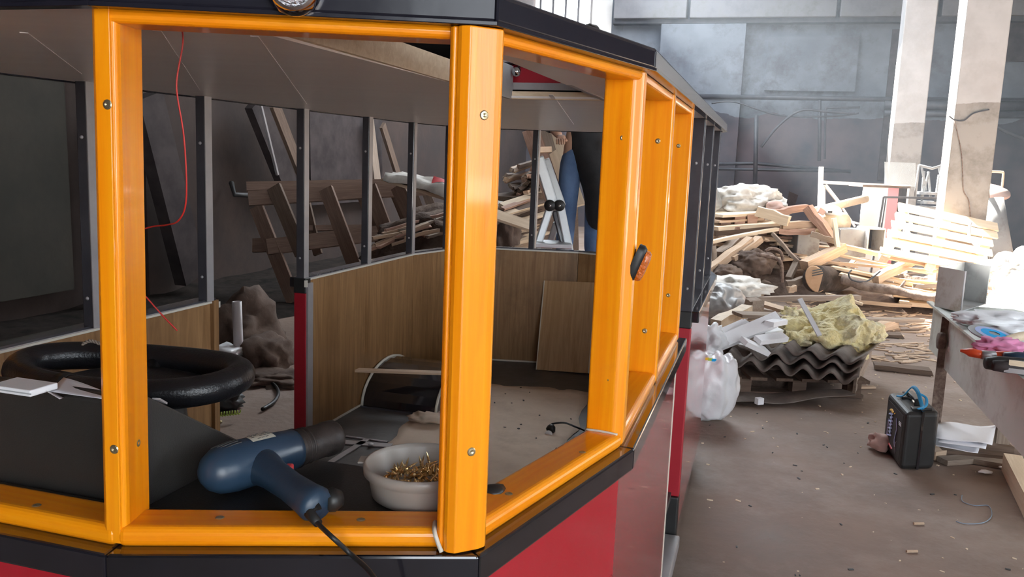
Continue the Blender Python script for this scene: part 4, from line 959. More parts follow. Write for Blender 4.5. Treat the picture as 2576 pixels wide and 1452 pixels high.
jk = skin('jacket', [pz_(0.02, 0, .90), pz_(0, 0, 1.10), pz_(0, .01, 1.28), pz_(0, .01, 1.42), pz_(0, 0, 1.50), pz_(-.19, 0, 1.40), pz_(-.33, .02, 1.16), pz_(-.23, -.15, 1.03), pz_(.19, 0, 1.40), pz_(.27, .02, 1.14), pz_(.245, -.155, .995), pz_(.13, -.02, .66), pz_(.16, -.03, .30)],
          [(0, 1), (1, 2), (2, 3), (3, 4), (3, 5), (5, 6), (6, 7), (3, 8), (8, 9), (9, 10), (0, 11), (11, 12)], [(.18, .15), (.165, .13), (.175, .135), (.16, .12), .075, .082, .068, .055, .082, .068, .055, (.15, .13), (.19, .12)], 'cloth_black', root=1); _parent(jk, per, Matrix.Identity(4))
hd_ = pz_(0, -.02, 1.665)
blob('hair', hd_ + Vector((0, .018, .035)), (.092, .105, .105), 'hair', per, sub=4, amp=.08, freq=4, seed=2)
for sx in (-1, 1):
    blob('eye', hd_ + Vector((sx * .032, -.098, .0)), (.013, .009, .010), 'white', per, sub=2, amp=0)
    blob('ear', hd_ + Vector((sx * .088, .0, -.005)), (.012, .024, .032), 'skin', per, sub=2, amp=.05)
    q = pz_(sx * .11, -.05, .035); MB().tube([q + Vector((0, .10, 0)), q + Vector((0, .04, .01)), q + Vector((0, -.06, .0)), q + Vector((0, -.13, -.01))], [.045, .05, .045, .03], 12, sq=.8).build('shoe', 'blackplast', per, smooth=True)
blob('nose', hd_ + Vector((0, -.105, -.022)), (.013, .020, .022), 'skin', per, sub=2, amp=0)
blob('mouth', hd_ + Vector((0, -.092, -.058)), (.024, .008, .006), 'redmatt', per, sub=2, amp=0)
for (hx2, sgn) in (((-.19, -.22, .99), -1), ((.22, -.24, .96), 1)):
    hp = pz_(*hx2)
    V = [hp, hp + Vector((0, -.05, -.02))]; Ed = [(0, 1)]; Rr = [.030, (.034, .020)]
    for f in range(4):
        bx = -.026 + f * .017; ln = (.06, .07, .065, .052)[f]; k0 = len(V)
        V += [hp + Vector((bx, -.085, -.028)), hp + Vector((bx, -.085 - ln * .5, -.036)), hp + Vector((bx, -.085 - ln * .8, -.062))]
        Ed += [(1, k0), (k0, k0 + 1), (k0 + 1, k0 + 2)]; Rr += [.0095, .0088, .0075]
    k0 = len(V); V += [hp + Vector((-sgn * .036, -.04, -.02)), hp + Vector((-sgn * .045, -.075, -.035))]; Ed += [(1, k0), (k0, k0 + 1)]; Rr += [.011, .009]
    ho = skin('hand', V, Ed, Rr, 'skin', 1); _parent(ho, per, Matrix.Identity(4))
trs = empty('work_trestle', (PX.x, PX.y, 0), 'wooden trestle bench the person stands on, behind the wagon', 'trestle')
MB().box((PX.x + .02, PX.y, pz - .025), (.9, .34, .05)).build('top_board', 'wood_tan', trs)
for sx in (-1, 1):
    for sy in (-1, 1):
        MB().beam((PX.x + .02 + sx * .36, PX.y + sy * .1, pz - .05), (PX.x + .02 + sx * .42, PX.y + sy * .2, 0), .06, .05, up=(0, 1, 0)).build('leg', 'wood_tan', trs)
# ================================================================== RIGHT SIDE: TABLE, CASE, HEAPS
# --- sheet-metal work table (left long side parallel to the wagon)
TH = 2.186
def T(h, s, z): return W(TH + h, s, z)
s_far = A.dot(onH(2345, 800, TH)); s_leg = A.dot(onH(2375, 900, TH))
tab = empty('work_table', T(.5, s_leg, 0), 'galvanised sheet-metal work table with deep apron and rusty angle legs', 'table')
s_near = s_leg - 2.2
MB().add([T(0, s_near, .50), T(0, s_leg - .02, .50), T(0, s_leg - .02, .80), T(0, s_near, .80), T(.01, s_near, .50), T(.01, s_leg - .02, .50), T(.01, s_leg - .02, .80), T(.01, s_near, .80)],
    [(0, 1, 2, 3), (7, 6, 5, 4), (0, 4, 5, 1), (1, 5, 6, 2), (2, 6, 7, 3), (3, 7, 4, 0)]).build('apron', 'galv', tab)
MB().add([T(.0, s_leg + .02, .52), T(.0, s_far, .52), T(.0, s_far, .80), T(.0, s_leg + .02, .80), T(.01, s_leg + .02, .52), T(.01, s_far, .52), T(.01, s_far, .80), T(.01, s_leg + .02, .80)],
    [(0, 1, 2, 3), (7, 6, 5, 4), (0, 4, 5, 1), (1, 5, 6, 2), (2, 6, 7, 3), (3, 7, 4, 0)]).build('end_apron', 'galv', tab)
MB().prism([T(-.02, s_near, 0), T(-.02, s_far + .03, 0), T(1.25, s_far + .03, 0), T(1.25, s_near, 0)], .795, .81).build('table_top', 'galv', tab)
MB().beam(T(-.02, s_near, .815), T(-.02, s_far + .03, .815), .035, .012).build('edge_strip', 'galv', tab)
MB().beam(T(.1, s_leg - .05, .36), T(1.2, s_leg - .05, .36), .05, .04).build('stretcher', 'rust', tab) if False else None
for h, s in ((-.008, s_leg), (1.15, s_leg), (-.008 + .03, s_near + .1), (1.15, s_near + .1)):
    MB().beam(T(h, s, 0), T(h, s, .80), .055, .012, up=A).beam(T(h + .024, s + .02, 0), T(h + .024, s + .02, .80), .012, .055, up=A).build('leg', 'rust', tab)
woodleg = az(2515, 1150, 0)
board('leg', woodleg, woodleg + Z * .62, .07, .045, 'wood_grey', tab, up=A)
bd_ = hit(2368, 858, T(-.03, 0, 0), N)
bob = MB().lathe([(.001, -.02), (.045, -.02), (.05, -.01), (.05, .01), (.045, .02), (.001, .02)], bd_, N, 18).build('knob_wheel', 'rust', tab, smooth=True)
MB().lathe([(.001, .0), (.022, .0), (.024, .035), (.016, .045), (.001, .046)], bd_ + Vector((.03, -.06, -.03)), -A, 14).build('bolt', 'boxmetal', bob, smooth=True)
# --- open metal box on the far end of the table
bx0 = hit(2345, 758, A * (s_leg + .52), A); 
bp = az(2350, 838, .81); 
BL = ay(2345, 838, 5.15); BR = ay(2408, 858, 4.95); BF = ay(2470, 835, 5.3)
hh = .245
mbx = empty('metal_box', ((BL.x + BF.x) / 2, 5.2, .82), 'open-fronted grimy pale metal box standing on the far end of the table', 'box')
zb0 = .822
L2 = Vector((BL.x, BL.y, 0)); R2 = Vector((BR.x, BR.y, 0)); F2 = Vector((BF.x, BF.y, 0)); K2 = L2 + (F2 - R2)
def wallq(a, b, z0, z1, nm, mt, par, t=.006):
    d = (b - a).normalized(); n_ = Vector((d.y, -d.x, 0)) * t
    return MB().prism([a, b, b + n_, a + n_], z0, z1).build(nm, mt, par)
wallq(L2, R2, zb0, zb0 + hh, 'front_panel', 'boxmetal', mbx); wallq(K2, L2, zb0, zb0 + hh, 'side_panel', 'boxmetal', mbx)
wallq(F2, K2, zb0, zb0 + hh, 'back_panel', 'greymetal', mbx); MB().prism([L2, R2, F2, K2], zb0, zb0 + .006).build('floor_panel', 'greymetal', mbx)
MB().tube([Vector((R2.x, R2.y, zb0)), Vector((R2.x, R2.y, zb0 + hh))], .006, 6).build('corner_edge', 'alu', mbx)
# --- things on the table
tz = .822
gr = empty('grinding_disc', az(2505, 850, tz + .02), 'grey disc with a bright blue centre lying tilted on the table', 'disc')
gc = az(2500, 843, tz + .05); ga = Vector((.10, -.22, 1)).normalized()
MB().lathe([(.001, -.004), (.11, -.004), (.115, 0), (.11, .004), (.06, .006), (.001, .006)], gc, ga, 36).build('disc', 'greymetal', gr, smooth=True)
MB().lathe([(.06, .007), (.04, .0085), (.025, .009)], gc, ga, 30).build('blue_label', 'cyan', gr, smooth=True)
MB().lathe([(.085, .0065), (.06, .0068)], gc, ga, 30).build('pale_ring', 'bluewhite', gr)
an = empty('angle_tool', az(2450, 860, tz), 'black power tool with paired grips lying before the metal box', 'tool')
for a, b, r_ in (((2425, 815), (2465, 800), .035), ((2428, 858), (2446, 828), .015), ((2450, 868), (2470, 842), .02), ((2465, 872), (2500, 855), .022)):
    MB().tube([ay(*a, 4.9), ay(*b, 4.95)], [r_, r_ * .9], 12).build('tool_body', 'blackplast', an, smooth=True)
sd1 = az(2430, 884, tz + .03); sd2 = az(2470, 893, tz + .03); sd3 = az(2576, 897, tz + .03); sd4 = az(2640, 902, tz + .03)
scd = empty('long_tool', sd2, 'long orange-red handled tool with metal band across the table edge', 'tool')
MB().tube([az(2416, 882, tz + .03), sd1, sd1 + (sd2 - sd1) * .3, sd2], [.006, .012, .020, .017], 12).build('tip', 'orangered', scd, smooth=True)
MB().tube([sd2, sd2 + (sd3 - sd2) * .3], .019, 12).build('metal_band', 'alu', scd, smooth=True)
MB().tube([sd2 + (sd3 - sd2) * .28, sd2 + (sd3 - sd2) * .6, sd3], [.017, .020, .018], 12).build('grip', 'orangered', scd, smooth=True)
MB().tube([sd3, sd4], .024, 12).build('grip_end', 'blackplast', scd, smooth=True)
blob('pink_rag', az(2520, 876, tz + .03), (.12, .07, .045), 'pink', sub=4, amp=.5, freq=2.2, seed=6, flat=.5, label='bright pink crumpled rag on the table behind the orange tool', cat='rag')
blob('white_cloth', az(2545, 812, tz + .03), (.28, .16, .05), 'foam', sub=4, amp=.6, freq=2, seed=16, flat=.5, label='sunlit white cloth heap at the back of the table', cat='cloth')
tubeobj('hose', smooth_path([az(2530, 858, tz + .03), az(2560, 848, tz + .04), az(2600, 842, tz + .04)]), .022, 'beige', 'pale hose behind the blue-centred disc', 'hose')
for i, (x, y, r_, mt, lb) in enumerate(((2510, 915, .035, 'blackplast', 'black clamp body under the orange tool'), (2530, 922, .03, 'darkmetal', 'dark metal fitting right of the black clamp'), (2558, 903, .035, 'blue', 'dark blue tool handle at the frame edge on the table'))):
    p = az(x, y, tz + .03); q_ = p + Vector((.12, -.02 * i, .0)); o = MB().tube([p - (q_ - p) * .4, p, q_], [r_ * .7, r_ * .9, r_ * .8], 12).build('hand_tool', mt, smooth=True); tag(o, lb, 'tool')
board('metal_tray', az(2525, 925, tz + .02), az(2640, 940, tz + .02), .09, .02, 'alu', None, label='shallow bright metal tray at the right end of the table', cat='tray')
board('tray_rail', az(2538, 912, tz + .05), az(2640, 925, tz + .05), .02, .02, 'wood_pale', None, label='thin pale strip lying above the metal tray', cat='strip')
# --- under the table: white sheets, boards
for i, (q, z_, rz) in enumerate((((2350, 2506, 1065, 1120), .17, 0), ((2356, 2490, 1082, 1130), .15, .25), ((2350, 2470, 1098, 1140), .12, -.2))):
    P = [az(q[0], q[2], z_), az(q[1], q[2] + 5, z_), az(q[1] - 10, q[3], z_), az(q[0] + 5, q[3] - 18, z_)]
    vs = []; n = 8
    for a_ in range(n + 1):
        for b__ in range(n + 1):
            u, v = a_ / n, b__ / n; p = (P[0] * (1 - u) + P[1] * u) * (1 - v) + (P[3] * (1 - u) + P[2] * u) * v
            p.z += noise.noise(Vector((u * 2 + i, v * 2, i))) * .02; p += (Matrix.Rotation(rz, 3, 'Z') @ Vector((u - .5, v - .5, 0))) * .0; vs.append(p)
    o = MB().add(vs, [(a_ * (n + 1) + b__, (a_ + 1) * (n + 1) + b__, (a_ + 1) * (n + 1) + b__ + 1, a_ * (n + 1) + b__ + 1) for a_ in range(n) for b__ in range(n)]).build('plastic_sheet', 'paper', smooth=True, solid=.003)
    tag(o, ('topmost white sheet of the pile under the table', 'middle white sheet of the pile under the table, half covered', 'lowest pale sheet of the pile under the table')[i], 'sheet')
for i, (a, b, w_, t_, mt, lb) in enumerate((((2362, 1125), (2570, 1145), .5, .05, 'wood_dark', 'dark board under the white sheets'), ((2330, 1140), (2400, 1128), .12, .05, 'wood_tan', 'short tan offcut beside the table leg'), ((2370, 1160), (2500, 1150), .08, .03, 'wood_grey', 'grey lath on the floor under the table'), ((2420, 1150), (2570, 1175), .10, .03, 'wood_grey', 'second grey lath under the table, nearer the green beam'), )):
    p = az(*a, t_ / 2 + .004); q = az(*b, t_ / 2 + .004); p.y += .12 * (i == 0); q.y += .12 * (i == 0)
    board('board' if i == 0 else 'lath', p, q, w_, t_, mt, None, label=lb, cat='board' if i == 0 else 'lath')
board('packing_block', az(2420, 1118, .06), az(2540, 1128, .06), .12, .05, 'wood_dark', None, label='dark packing block beneath the lowest pale sheet', cat='block')
board('green_beam', az(2545, 1165, .055), az(2610, 1290, .055), .09, .10, 'wood_pale', None, label='pale greenish beam end at the right edge of the floor', cat='beam')
blob('foam_crumb', az(2478, 1188, .012), (.04, .02, .012), 'foam', sub=2, amp=.5, seed=3, label='white foam crumb on the floor under the table', cat='crumb')
blob('foam_crumb', az(2518, 1177, .012), (.012, .012, .010), 'foam', sub=2, amp=.5, seed=4, label='tiny round white crumb right of the larger foam crumb', cat='crumb')
# --- tool case
k0 = az(2264, 1186, 0); k1 = az(2349, 1183, 0); kf = az(2224, 1130, 0)
ex = (k1 - k0); ex.z = 0; cwid = ex.length; ex.normalize(); ey = Vector((-ex.y, ex.x, 0)); 
clen = .43; ch = .335
case = empty('tool_case', k0 + ex * cwid / 2 + ey * clen / 2, 'black plastic power-tool case with bright printed side and blue strap', 'case')
ey2 = (kf - k0); ey2.z = 0; ey2.normalize()
def K(x, y, z): return k0 + ex * x + ey2 * y + Z * z
def cbox(x0, x1, y0, y1, z0, z1, nm, mt, par, bevel=.0):
    vs = [K(x, y, z) for x in (x0, x1) for y in (y0, y1) for z in (z0, z1)]
    return MB().add(vs, [(0, 1, 3, 2), (4, 6, 7, 5), (0, 4, 5, 1), (2, 3, 7, 6), (0, 2, 6, 4), (1, 5, 7, 3)]).build(nm, mt, par, bevel=bevel, seg=4)
body_ = cbox(0, cwid, 0, clen, .004, ch, 'shell', 'blackplast', case, .028)
cbox(cwid * .46, cwid * .54, -.003, clen + .003, .006, ch + .003, 'seam', 'black', case, .002)
for y0 in (.03, .27): cbox(cwid * .22, cwid * .8, y0, y0 + .05, ch - .002, ch + .012, 'latch', 'blackplast', case, .005)
for y0 in (.12, .30): cbox(cwid * .40, cwid * .60, y0, y0 + .015, ch, ch + .035, 'handle_post', 'blackplast', case, .003)
cbox(cwid * .40, cwid * .60, .12, .315, ch + .022, ch + .04, 'handle', 'blackplast', case, .006)
sp_ = smooth_path([K(cwid * .5, .02, ch + .012), K(cwid * .52, .06, ch + .02), K(cwid * .48, .13, ch + .075), K(cwid * .42, .20, ch + .09), K(cwid * .35, .24, ch + .06), K(cwid * .25, .27, ch + .02), K(cwid * .1, .30, ch + .012)], 5)
MB().tube(sp_, .011, 8, sq=.35).build('strap', 'strap', case, smooth=True)
MB().tube(smooth_path([K(cwid * .5, .13, ch + .07), K(cwid * .7, .11, ch + .05), K(cwid * .62, .05, ch + .02), K(cwid * .35, .02, ch + .012)], 5), .008, 8, sq=.4).build('strap_end', 'strap', case, smooth=True)
# flat print on the long side
lab = cbox(-.0015, .0005, .05, clen - .05, .05, ch - .035, 'label_panel', 'print', case)
def mark(pts, w_, mt):
    pts = [K(-.0028, y, z) for y, z in pts]
    MB().tube(pts, w_, 5, sq=.3).build('print_mark', mt, lab)
for i in range(7):
    y = .08 + i * .0; z = .105 + i * .021
    mark([(.34 - (i % 2) * .05, z), (.25, z + .02), (.30, z + .035)], .0065, 'bluewhite')
mark([(.30, .085), (.34, .11), (.33, .20)], .006, 'bluewhite'); mark([(.15, .09), (.17, .13), (.14, .2), (.17, .25)], .010, 'bluewhite'); mark([(.12, .06), (.15, .10), (.13, .13)], .004, 'white')
mark([(.32, .262), (.28, .270), (.25, .262)], .009, 'yellow'); mark([(.23, .262), (.21, .268)], .006, 'yellow')
mark([(.31, .075), (.26, .068), (.20, .062)], .007, 'redprint')
for i in range(3): mark([(.12, .25 - i * .008), (.07, .25 - i * .008)], .0015, 'white')
blob('pale_rag', az(2214, 1112, .05), (.06, .08, .05), 'card', sub=3, amp=.6, seed=9, flat=.7, label='pinkish grey rag behind the black tool case', cat='rag')
# --- white polythene bags beside the wagon
def bagshape(p, d):
    k = 1 + .05 * math.sin(d.x * 9 + d.y * 7); p.x *= k; p.y *= k
    q = abs(d.z) ** 3; p.x *= 1 + .35 * q; p.y *= 1 + .35 * q
    if p.z > .17: p.z = .17 + (p.z - .17) * .45 + .015 * math.sin(d.x * 14)
    return p
bc = az(1788, 1065, 0); bc.y += .07
bgo = blob('plastic_bag', (bc.x + .01, bc.y, .24), (.155, .14, .25), 'bag', sub=5, amp=.13, freq=1.8, flat=.95, seed=41, shape=bagshape, label='big full white plastic bag standing on the floor beside the wagon', cat='bag')
for i, (mt, dx, dz) in enumerate((('yellow', 0, .0), ('green', .03, .005), ('cyan', .055, .0))):
    MB().box(ay(1778 + i * 9, 903 + i * 1.5, bc.y - .10) , (.028, .004, .018), Matrix.Rotation(.3, 3, 'X')).build('print_patch', mt, bgo)
tubeobj('bag_handle', smooth_path([ay(1770, 898, bc.y), ay(1782, 884, bc.y), ay(1800, 893, bc.y + .02)]), .008, 'bag', None, None, par=bgo)
pbc = ay(1806, 790, 8.6); pbc.z = .19
blob('plastic_bag', pbc, (.26, .3, .22), 'film', sub=5, amp=.22, freq=1.7, seed=44, flat=.9, detail=2, ridg=True, label='crumpled grey-white sack lying behind the foam pieces', cat='sack')
blob('plastic_film', ay(1845, 720, 9.4), (.35, .4, .10), 'sack', sub=4, amp=.6, freq=2, seed=46, flat=.7, label='flat pale film sheet in front of the dark sack', cat='sheet')
blob('plastic_bag', ay(1788, 862, 6.0), (.10, .14, .12), 'bag', sub=4, amp=.4, freq=2, seed=47, flat=.8, label='small crumpled white bag just above the big standing bag', cat='bag')
# --- corrugated sheets on a low pallet
def corr(name, pL, pR, zL, zR, depth, waves, amp, label, tiltb=.0, skew=0.0, t=.012):
    a = az(*pL, zL); b = az(*pR, zR); ex_ = b - a; L = ex_.length; ex_.normalize(); ey_ = Vector((-ex_.y, ex_.x, 0)).normalized(); ey_ = (ey_ + ex_ * skew).normalized()
    nx = waves * 12; ny = 4; vs = []
    for j in range(ny + 1):
        for i in range(nx + 1):
            u = i / nx; v = j / ny
            z = amp * math.cos(2 * math.pi * waves * u); p = a + ex_ * (L * u) + ey_ * (depth * v) + Z * (z + tiltb * v)
            if j == 0: p += ey_ * noise.noise(Vector((u * 20, 0, 1))) * .012
            vs.append(p)
    o = MB().add(vs, [(j * (nx + 1) + i, j * (nx + 1) + i + 1, (j + 1) * (nx + 1) + i + 1, (j + 1) * (nx + 1) + i) for j in range(ny) for i in range(nx)]).build(name, 'eternit', smooth=True, solid=t)
    return tag(o, label, 'roof sheet')
corr('corrugated_sheet', (1822, 908), (2160, 960), .235, .20, 1.0, 5, .034, 'lowest brown corrugated sheet with a wavy front edge', skew=.05)
corr('corrugated_sheet', (1880, 890), (2168, 932), .285, .255, .85, 4, .032, 'middle brown corrugated sheet under the yellow wool', skew=.12)
corr('corrugated_sheet', (1970, 880), (2170, 912), .325, .305, .75, 3, .028, 'topmost brown corrugated sheet under the yellow wool', skew=.12)
plt = empty('low_pallet', az(2010, 985, 0) + Vector((0, .3, 0)), 'low wooden pallet carrying the corrugated sheets and yellow wool', 'pallet')
pa = az(1850, 1000, 0); pb_ = az(2150, 1010, 0)
dx_ = (pb_ - pa).normalized(); dy_ = Vector((-dx_.y, dx_.x, 0))
for k in range(3):
    o_ = pa + dy_ * (.12 + k * .42); board('runner', o_ + Z * .012 + Z * .006, o_ + dx_ * .95 + Z * .018, .10, .022, 'wood_dark', plt)
    for q in range(3): MB().box(o_ + dx_ * (.08 + q * .40) + Z * .075, (.10, .10, .09)).build('block', 'wood_dark', plt)
for k in range(6):
    o_ = pa + dx_ * (-.02 + k * .185); board('deck_board', o_ + dy_ * .02 + Z * .135, o_ + dy_ * 1.1 + Z * .135, .12, .022, 'wood_dark', plt)
board('pallet_side_board', az(2150, 970, .12), ay(2190, 885, 6.6), .12, .02, 'wood_grey', None, label='board sticking up along the right side of the low pallet', cat='board', up=N)
# metal strip sheet on the floor in front
ms = MB(); vs = []
SA = az(1838, 1022, .0); SB = az(2150, 1030, .0)
for i in range(13):
    u = i / 12; p = SA + (SB - SA) * u; lift = .030 + .09 * max(0, u - .35) ** 1.2 * 1.5 + .008 * math.sin(u * 11)
    for j in range(4): vs.append(p + dy_ * (.36 * j / 3) + Z * (lift * (1 - .6 * (j / 3) ** 2)))
tag(ms.add(vs, [(i * 4 + j, (i + 1) * 4 + j, (i + 1) * 4 + j + 1, i * 4 + j + 1) for i in range(12) for j in range(3)]).build('metal_strip_sheet', 'eternit', solid=.006), 'thin bent grey-brown sheet curling up in front of the corrugated sheets', 'sheet')
MB().box(az(1910, 1009, .045), (.05, .04, .045), Matrix.Rotation(.4, 3, 'Z')).build('foam_cube', 'foam', bevel=.003); tag(bpy.data.objects['foam_cube'], 'small white foam cube on the thin bent sheet', 'foam block')
board('lath_piece', az(2150, 975, .012), az(2200, 974, .012), .04, .015, 'wood_tan', None, label='short tan lath at the right foot of the low pallet', cat='lath')
# yellow mineral wool
def woolshape(p, d):
    p.z += .09 * max(0, 1 - abs(d.x - .35) * 2.2) if d.z > 0 else 0
    q = noise.noise_vector(p * 9) * .018 + noise.noise_vector(p * 26) * .011; return p + q
wl_ = blob('mineral_wool', ay(2085, 838, 6.55), (.36, .32, .18), 'wool', sub=6, amp=.35, freq=1.7, seed=52, flat=.75, detail=6, shape=woolshape, label='big torn clump of yellow mineral wool on the corrugated sheets', cat='insulation')
for i, (x, y, s_) in enumerate(((1985, 790, .06), (2190, 855, .07), (2010, 865, .09), (2140, 880, .07))):
    blob('wool_tuft', ay(x, y, 6.3), (s_ * 1.1, s_, s_ * .8), 'wool', wl_, sub=4, amp=.6, freq=2.4, seed=60 + i, detail=5)
board('metal_strip', ay(2012, 752, 6.25), ay(2062, 845, 6.05), .035, .012, 'white', None, label='bright metal strip stuck in the yellow wool', cat='strip', up=Vector((0, -1, .3)))
# white foam pieces (each a thing)
fo_ = (((1800, 868), (1960, 800), .10, 'long slanting foam strip at the back of the foam pile'), ((1822, 860), (1885, 815), .09, 'leftmost broad foam piece of the pile'), ((1850, 848), (1942, 812), .11, 'broad foam piece in the middle of the pile'), ((1918, 862), (1930, 822), .09, 'upright foam piece touching the wool'),
       ((1870, 858), (1928, 885), .075, 'foam piece pointing down onto the corrugated sheet'), ((1905, 856), (1975, 848), .07, 'foam piece lying against the wool, lower right of pile'), ((1790, 878), (1860, 850), .08, 'foam piece low on the left by the small bag'), ((1915, 838), (1962, 832), .06, 'short foam piece just left of the wool'),
       ((1935, 815), (1970, 808), .07, 'small foam piece behind the upright one'), ((1782, 832), (1822, 850), .06, 'foam piece beside the wagon side'), ((1812, 838), (1872, 812), .05, 'thin foam strip behind the leftmost broad piece'), ((1830, 885), (1862, 868), .06, 'grey-shaded foam piece lowest on the left'))
for i, (a, b, w_, lb) in enumerate(fo_):
    Y_ = 6.05 + .10 * (i % 4) - (.18 if i in (4, 5) else 0)
    board('foam_piece', ay(*a, Y_), ay(*b, Y_ + .12), w_ * 1.08, .036, 'foam', None, up=Vector((U(-.3, .3), -.5, 1.0)), roll=U(-.3, .3), label='white ' + lb, cat='foam piece')
blob('rubble_under_foam', ay(1865, 905, 6.6), (.55, .45, .16), 'earth', sub=4, amp=.4, seed=71, flat=.8, label='dark rubble under the white foam pieces', cat='rubble', kind='stuff')
# boards around behind the wool
for i, (a, b, Y0, Y1, w_, t_, mt, lb) in enumerate((
    ((1865, 775), (1990, 785), 8.3, 8.3, .16, .03, 'wood_grey', 'wide grey board lying behind the foam pile'), ((1880, 745), (1975, 735), 9.2, 9.2, .12, .05, 'wood_tan', 'bundle of tan laths behind the foam pile'),
    ((1885, 765), (1905, 775), 8.0, 7.9, .16, .14, 'wood_grey', 'square wooden block behind the foam pile'), ((1905, 760), (2030, 800), 8.2, 7.5, .14, .03, 'wood_tan', 'slanting tan board behind the yellow wool'),
    ((1855, 790), (2120, 800), 7.4, 7.5, .20, .03, 'wood_grey', 'long grey deck board behind the wool'), ((1845, 752), (2160, 750), 9.0, 9.0, .08, .05, 'wood_grey', 'long pale batten running behind the wool'),
    ((2150, 805), (2315, 805), 7.6, 8.2, .12, .035, 'wood_grey', 'rounded grey board end jutting right of the wool'), ((2195, 830), (2250, 815), 7.5, 7.6, .10, .09, 'wood_tan', 'short block under the jutting board'),
    ((2175, 838), (2270, 845), 7.1, 7.3, .16, .03, 'wood_dark', 'dark board on the floor right of the wool'), ((2050, 775), (2240, 778), 8.8, 8.8, .10, .03, 'wood_dark', 'dark thin board on the floor beyond the wool'),
    ((2160, 760), (2290, 770), 9.8, 9.6, .05, .04, 'wood_tan', 'thin tan stick on the floor beyond the jutting board'), ((2195, 775), (2245, 765), 9.4, 9.5, .05, .02, 'wood_pale', 'pale splinter on the floor right of the wool'),
    ((2200, 920), (2345, 935), 6.4, 6.7, .16, .04, 'wood_dark', 'dark board lying on the floor beside the table end'),
    ((2080, 740), (2170, 765), 9.9, 9.6, .04, .03, 'wood_pale', 'thin pale lath lying under the trunk'),
    ((1800, 815), (1880, 780), 7.3, 7.8, .11, .09, 'beige', 'brown tube slanting behind the foam pieces'))):
    p, q = ay(*a, Y0), ay(*b, Y1)
    if 'on the floor' in lb or lb.startswith('bundle') or 'jutting' in lb:
        zz = .10 if 'jutting' in lb and 'block' not in lb else t_ / 2 + .004
        p, q = az(*a, zz), az(*b, zz)
    board('board', p, q, w_, t_, mt, None, label=lb, cat='board', rough=.02)

# ================================================================== THE SCRAP HEAP
HC = Vector((3.25, 12.2, 0))
def mh(x, y):
    d = math.sqrt(((x - 3.0) / 2.3) ** 2 + ((y - 12.4) / 1.7) ** 2); v = max(0, 1 - d * d) * .82
    d2 = math.sqrt(((x - 6.0) / 2.4) ** 2 + ((y - 11.2) / 1.5) ** 2); v2 = max(0, 1 - d2 * d2) * .30
    cpos = c1.matrix_basis.translation
    if abs(x - cpos.x) < .5 and abs(y - cpos.y) < .5: return 0
    return max(v, v2) + .05 * noise.noise(Vector((x * 2, y * 2, 0))) * (v + v2 > 0)
hm = MB(); nx, ny = 90, 50; vs = []
for i in range(nx + 1):
    for j in range(ny + 1):
        x = .6 + 8.4 * i / nx; y = 9.4 + 5 * j / ny; h_ = mh(x, y) + .06 * noise.noise(Vector((x * 7, y * 7, 4))); vs.append(Vector((x, y, max(-.01, h_ - .02) if mh(x, y) > .01 else -.01)))
tag(hm.add(vs, [(i * (ny + 1) + j, (i + 1) * (ny + 1) + j, (i + 1) * (ny + 1) + j + 1, i * (ny + 1) + j + 1) for i in range(nx) for j in range(ny)]).build('rubble_mound', 'earth', smooth=True), 'brown earth and splinter mound under the scrap boards', 'rubble', kind='stuff')
WOODS = ['wood_pale', 'wood_tan', 'wood_grey', 'wood_red', 'wood_tan', 'wood_pale']
# random scrap boards lying on the mound
protos = []
for k in range(12):
    L = U(.35, 1.2); o = board('scrap_board', (0, 0, 0), (1, 0, 0), U(.07, .13), U(.018, .04), WOODS[k % 6], None, rough=.02)
    protos.append(o)
used = set(); cnt = 0
for i in range(150):
    left = i < 95
    if left: x, y = 3.1 + random.gauss(0, .9), 12.0 + random.gauss(0, .55)
    else: x, y = 6.0 + random.gauss(0, 1.1), 10.9 + random.gauss(0, .5)
    if mh(x, y) < .03 or (not left and math.dist((x, y), c1.matrix_basis.translation.xy) < 1.0): continue
    L = U(.4, 1.3); z = mh(x, y) + .04 + U(0, .06); th = U(-.5, .5) if R() < .7 else U(0, 3.14)
    m_ = Matrix.Translation((x, y, z)) @ Matrix.Rotation(th, 4, 'Z') @ Matrix.Rotation(U(-.22, .22), 4, 'Y') @ Matrix.Rotation(U(-.3, .3), 4, 'X') @ Matrix.Scale(L, 4, (1, 0, 0))
    k = random.randrange(12)
    if k not in used: o = protos[k]; o.matrix_basis = m_; WM[o.name] = m_.copy(); used.add(k)
    else: o = inst(protos[k], m_)
    if left: tag(o, 'loose scrap board lying in the tall heap left of the log', 'board', 'scrap boards in the tall heap')
    else: tag(o, 'loose scrap board lying around the leaning pallet', 'board', 'scrap boards around the leaning pallet')
for k in range(12):
    if k not in used: bpy.data.objects.remove(protos[k])
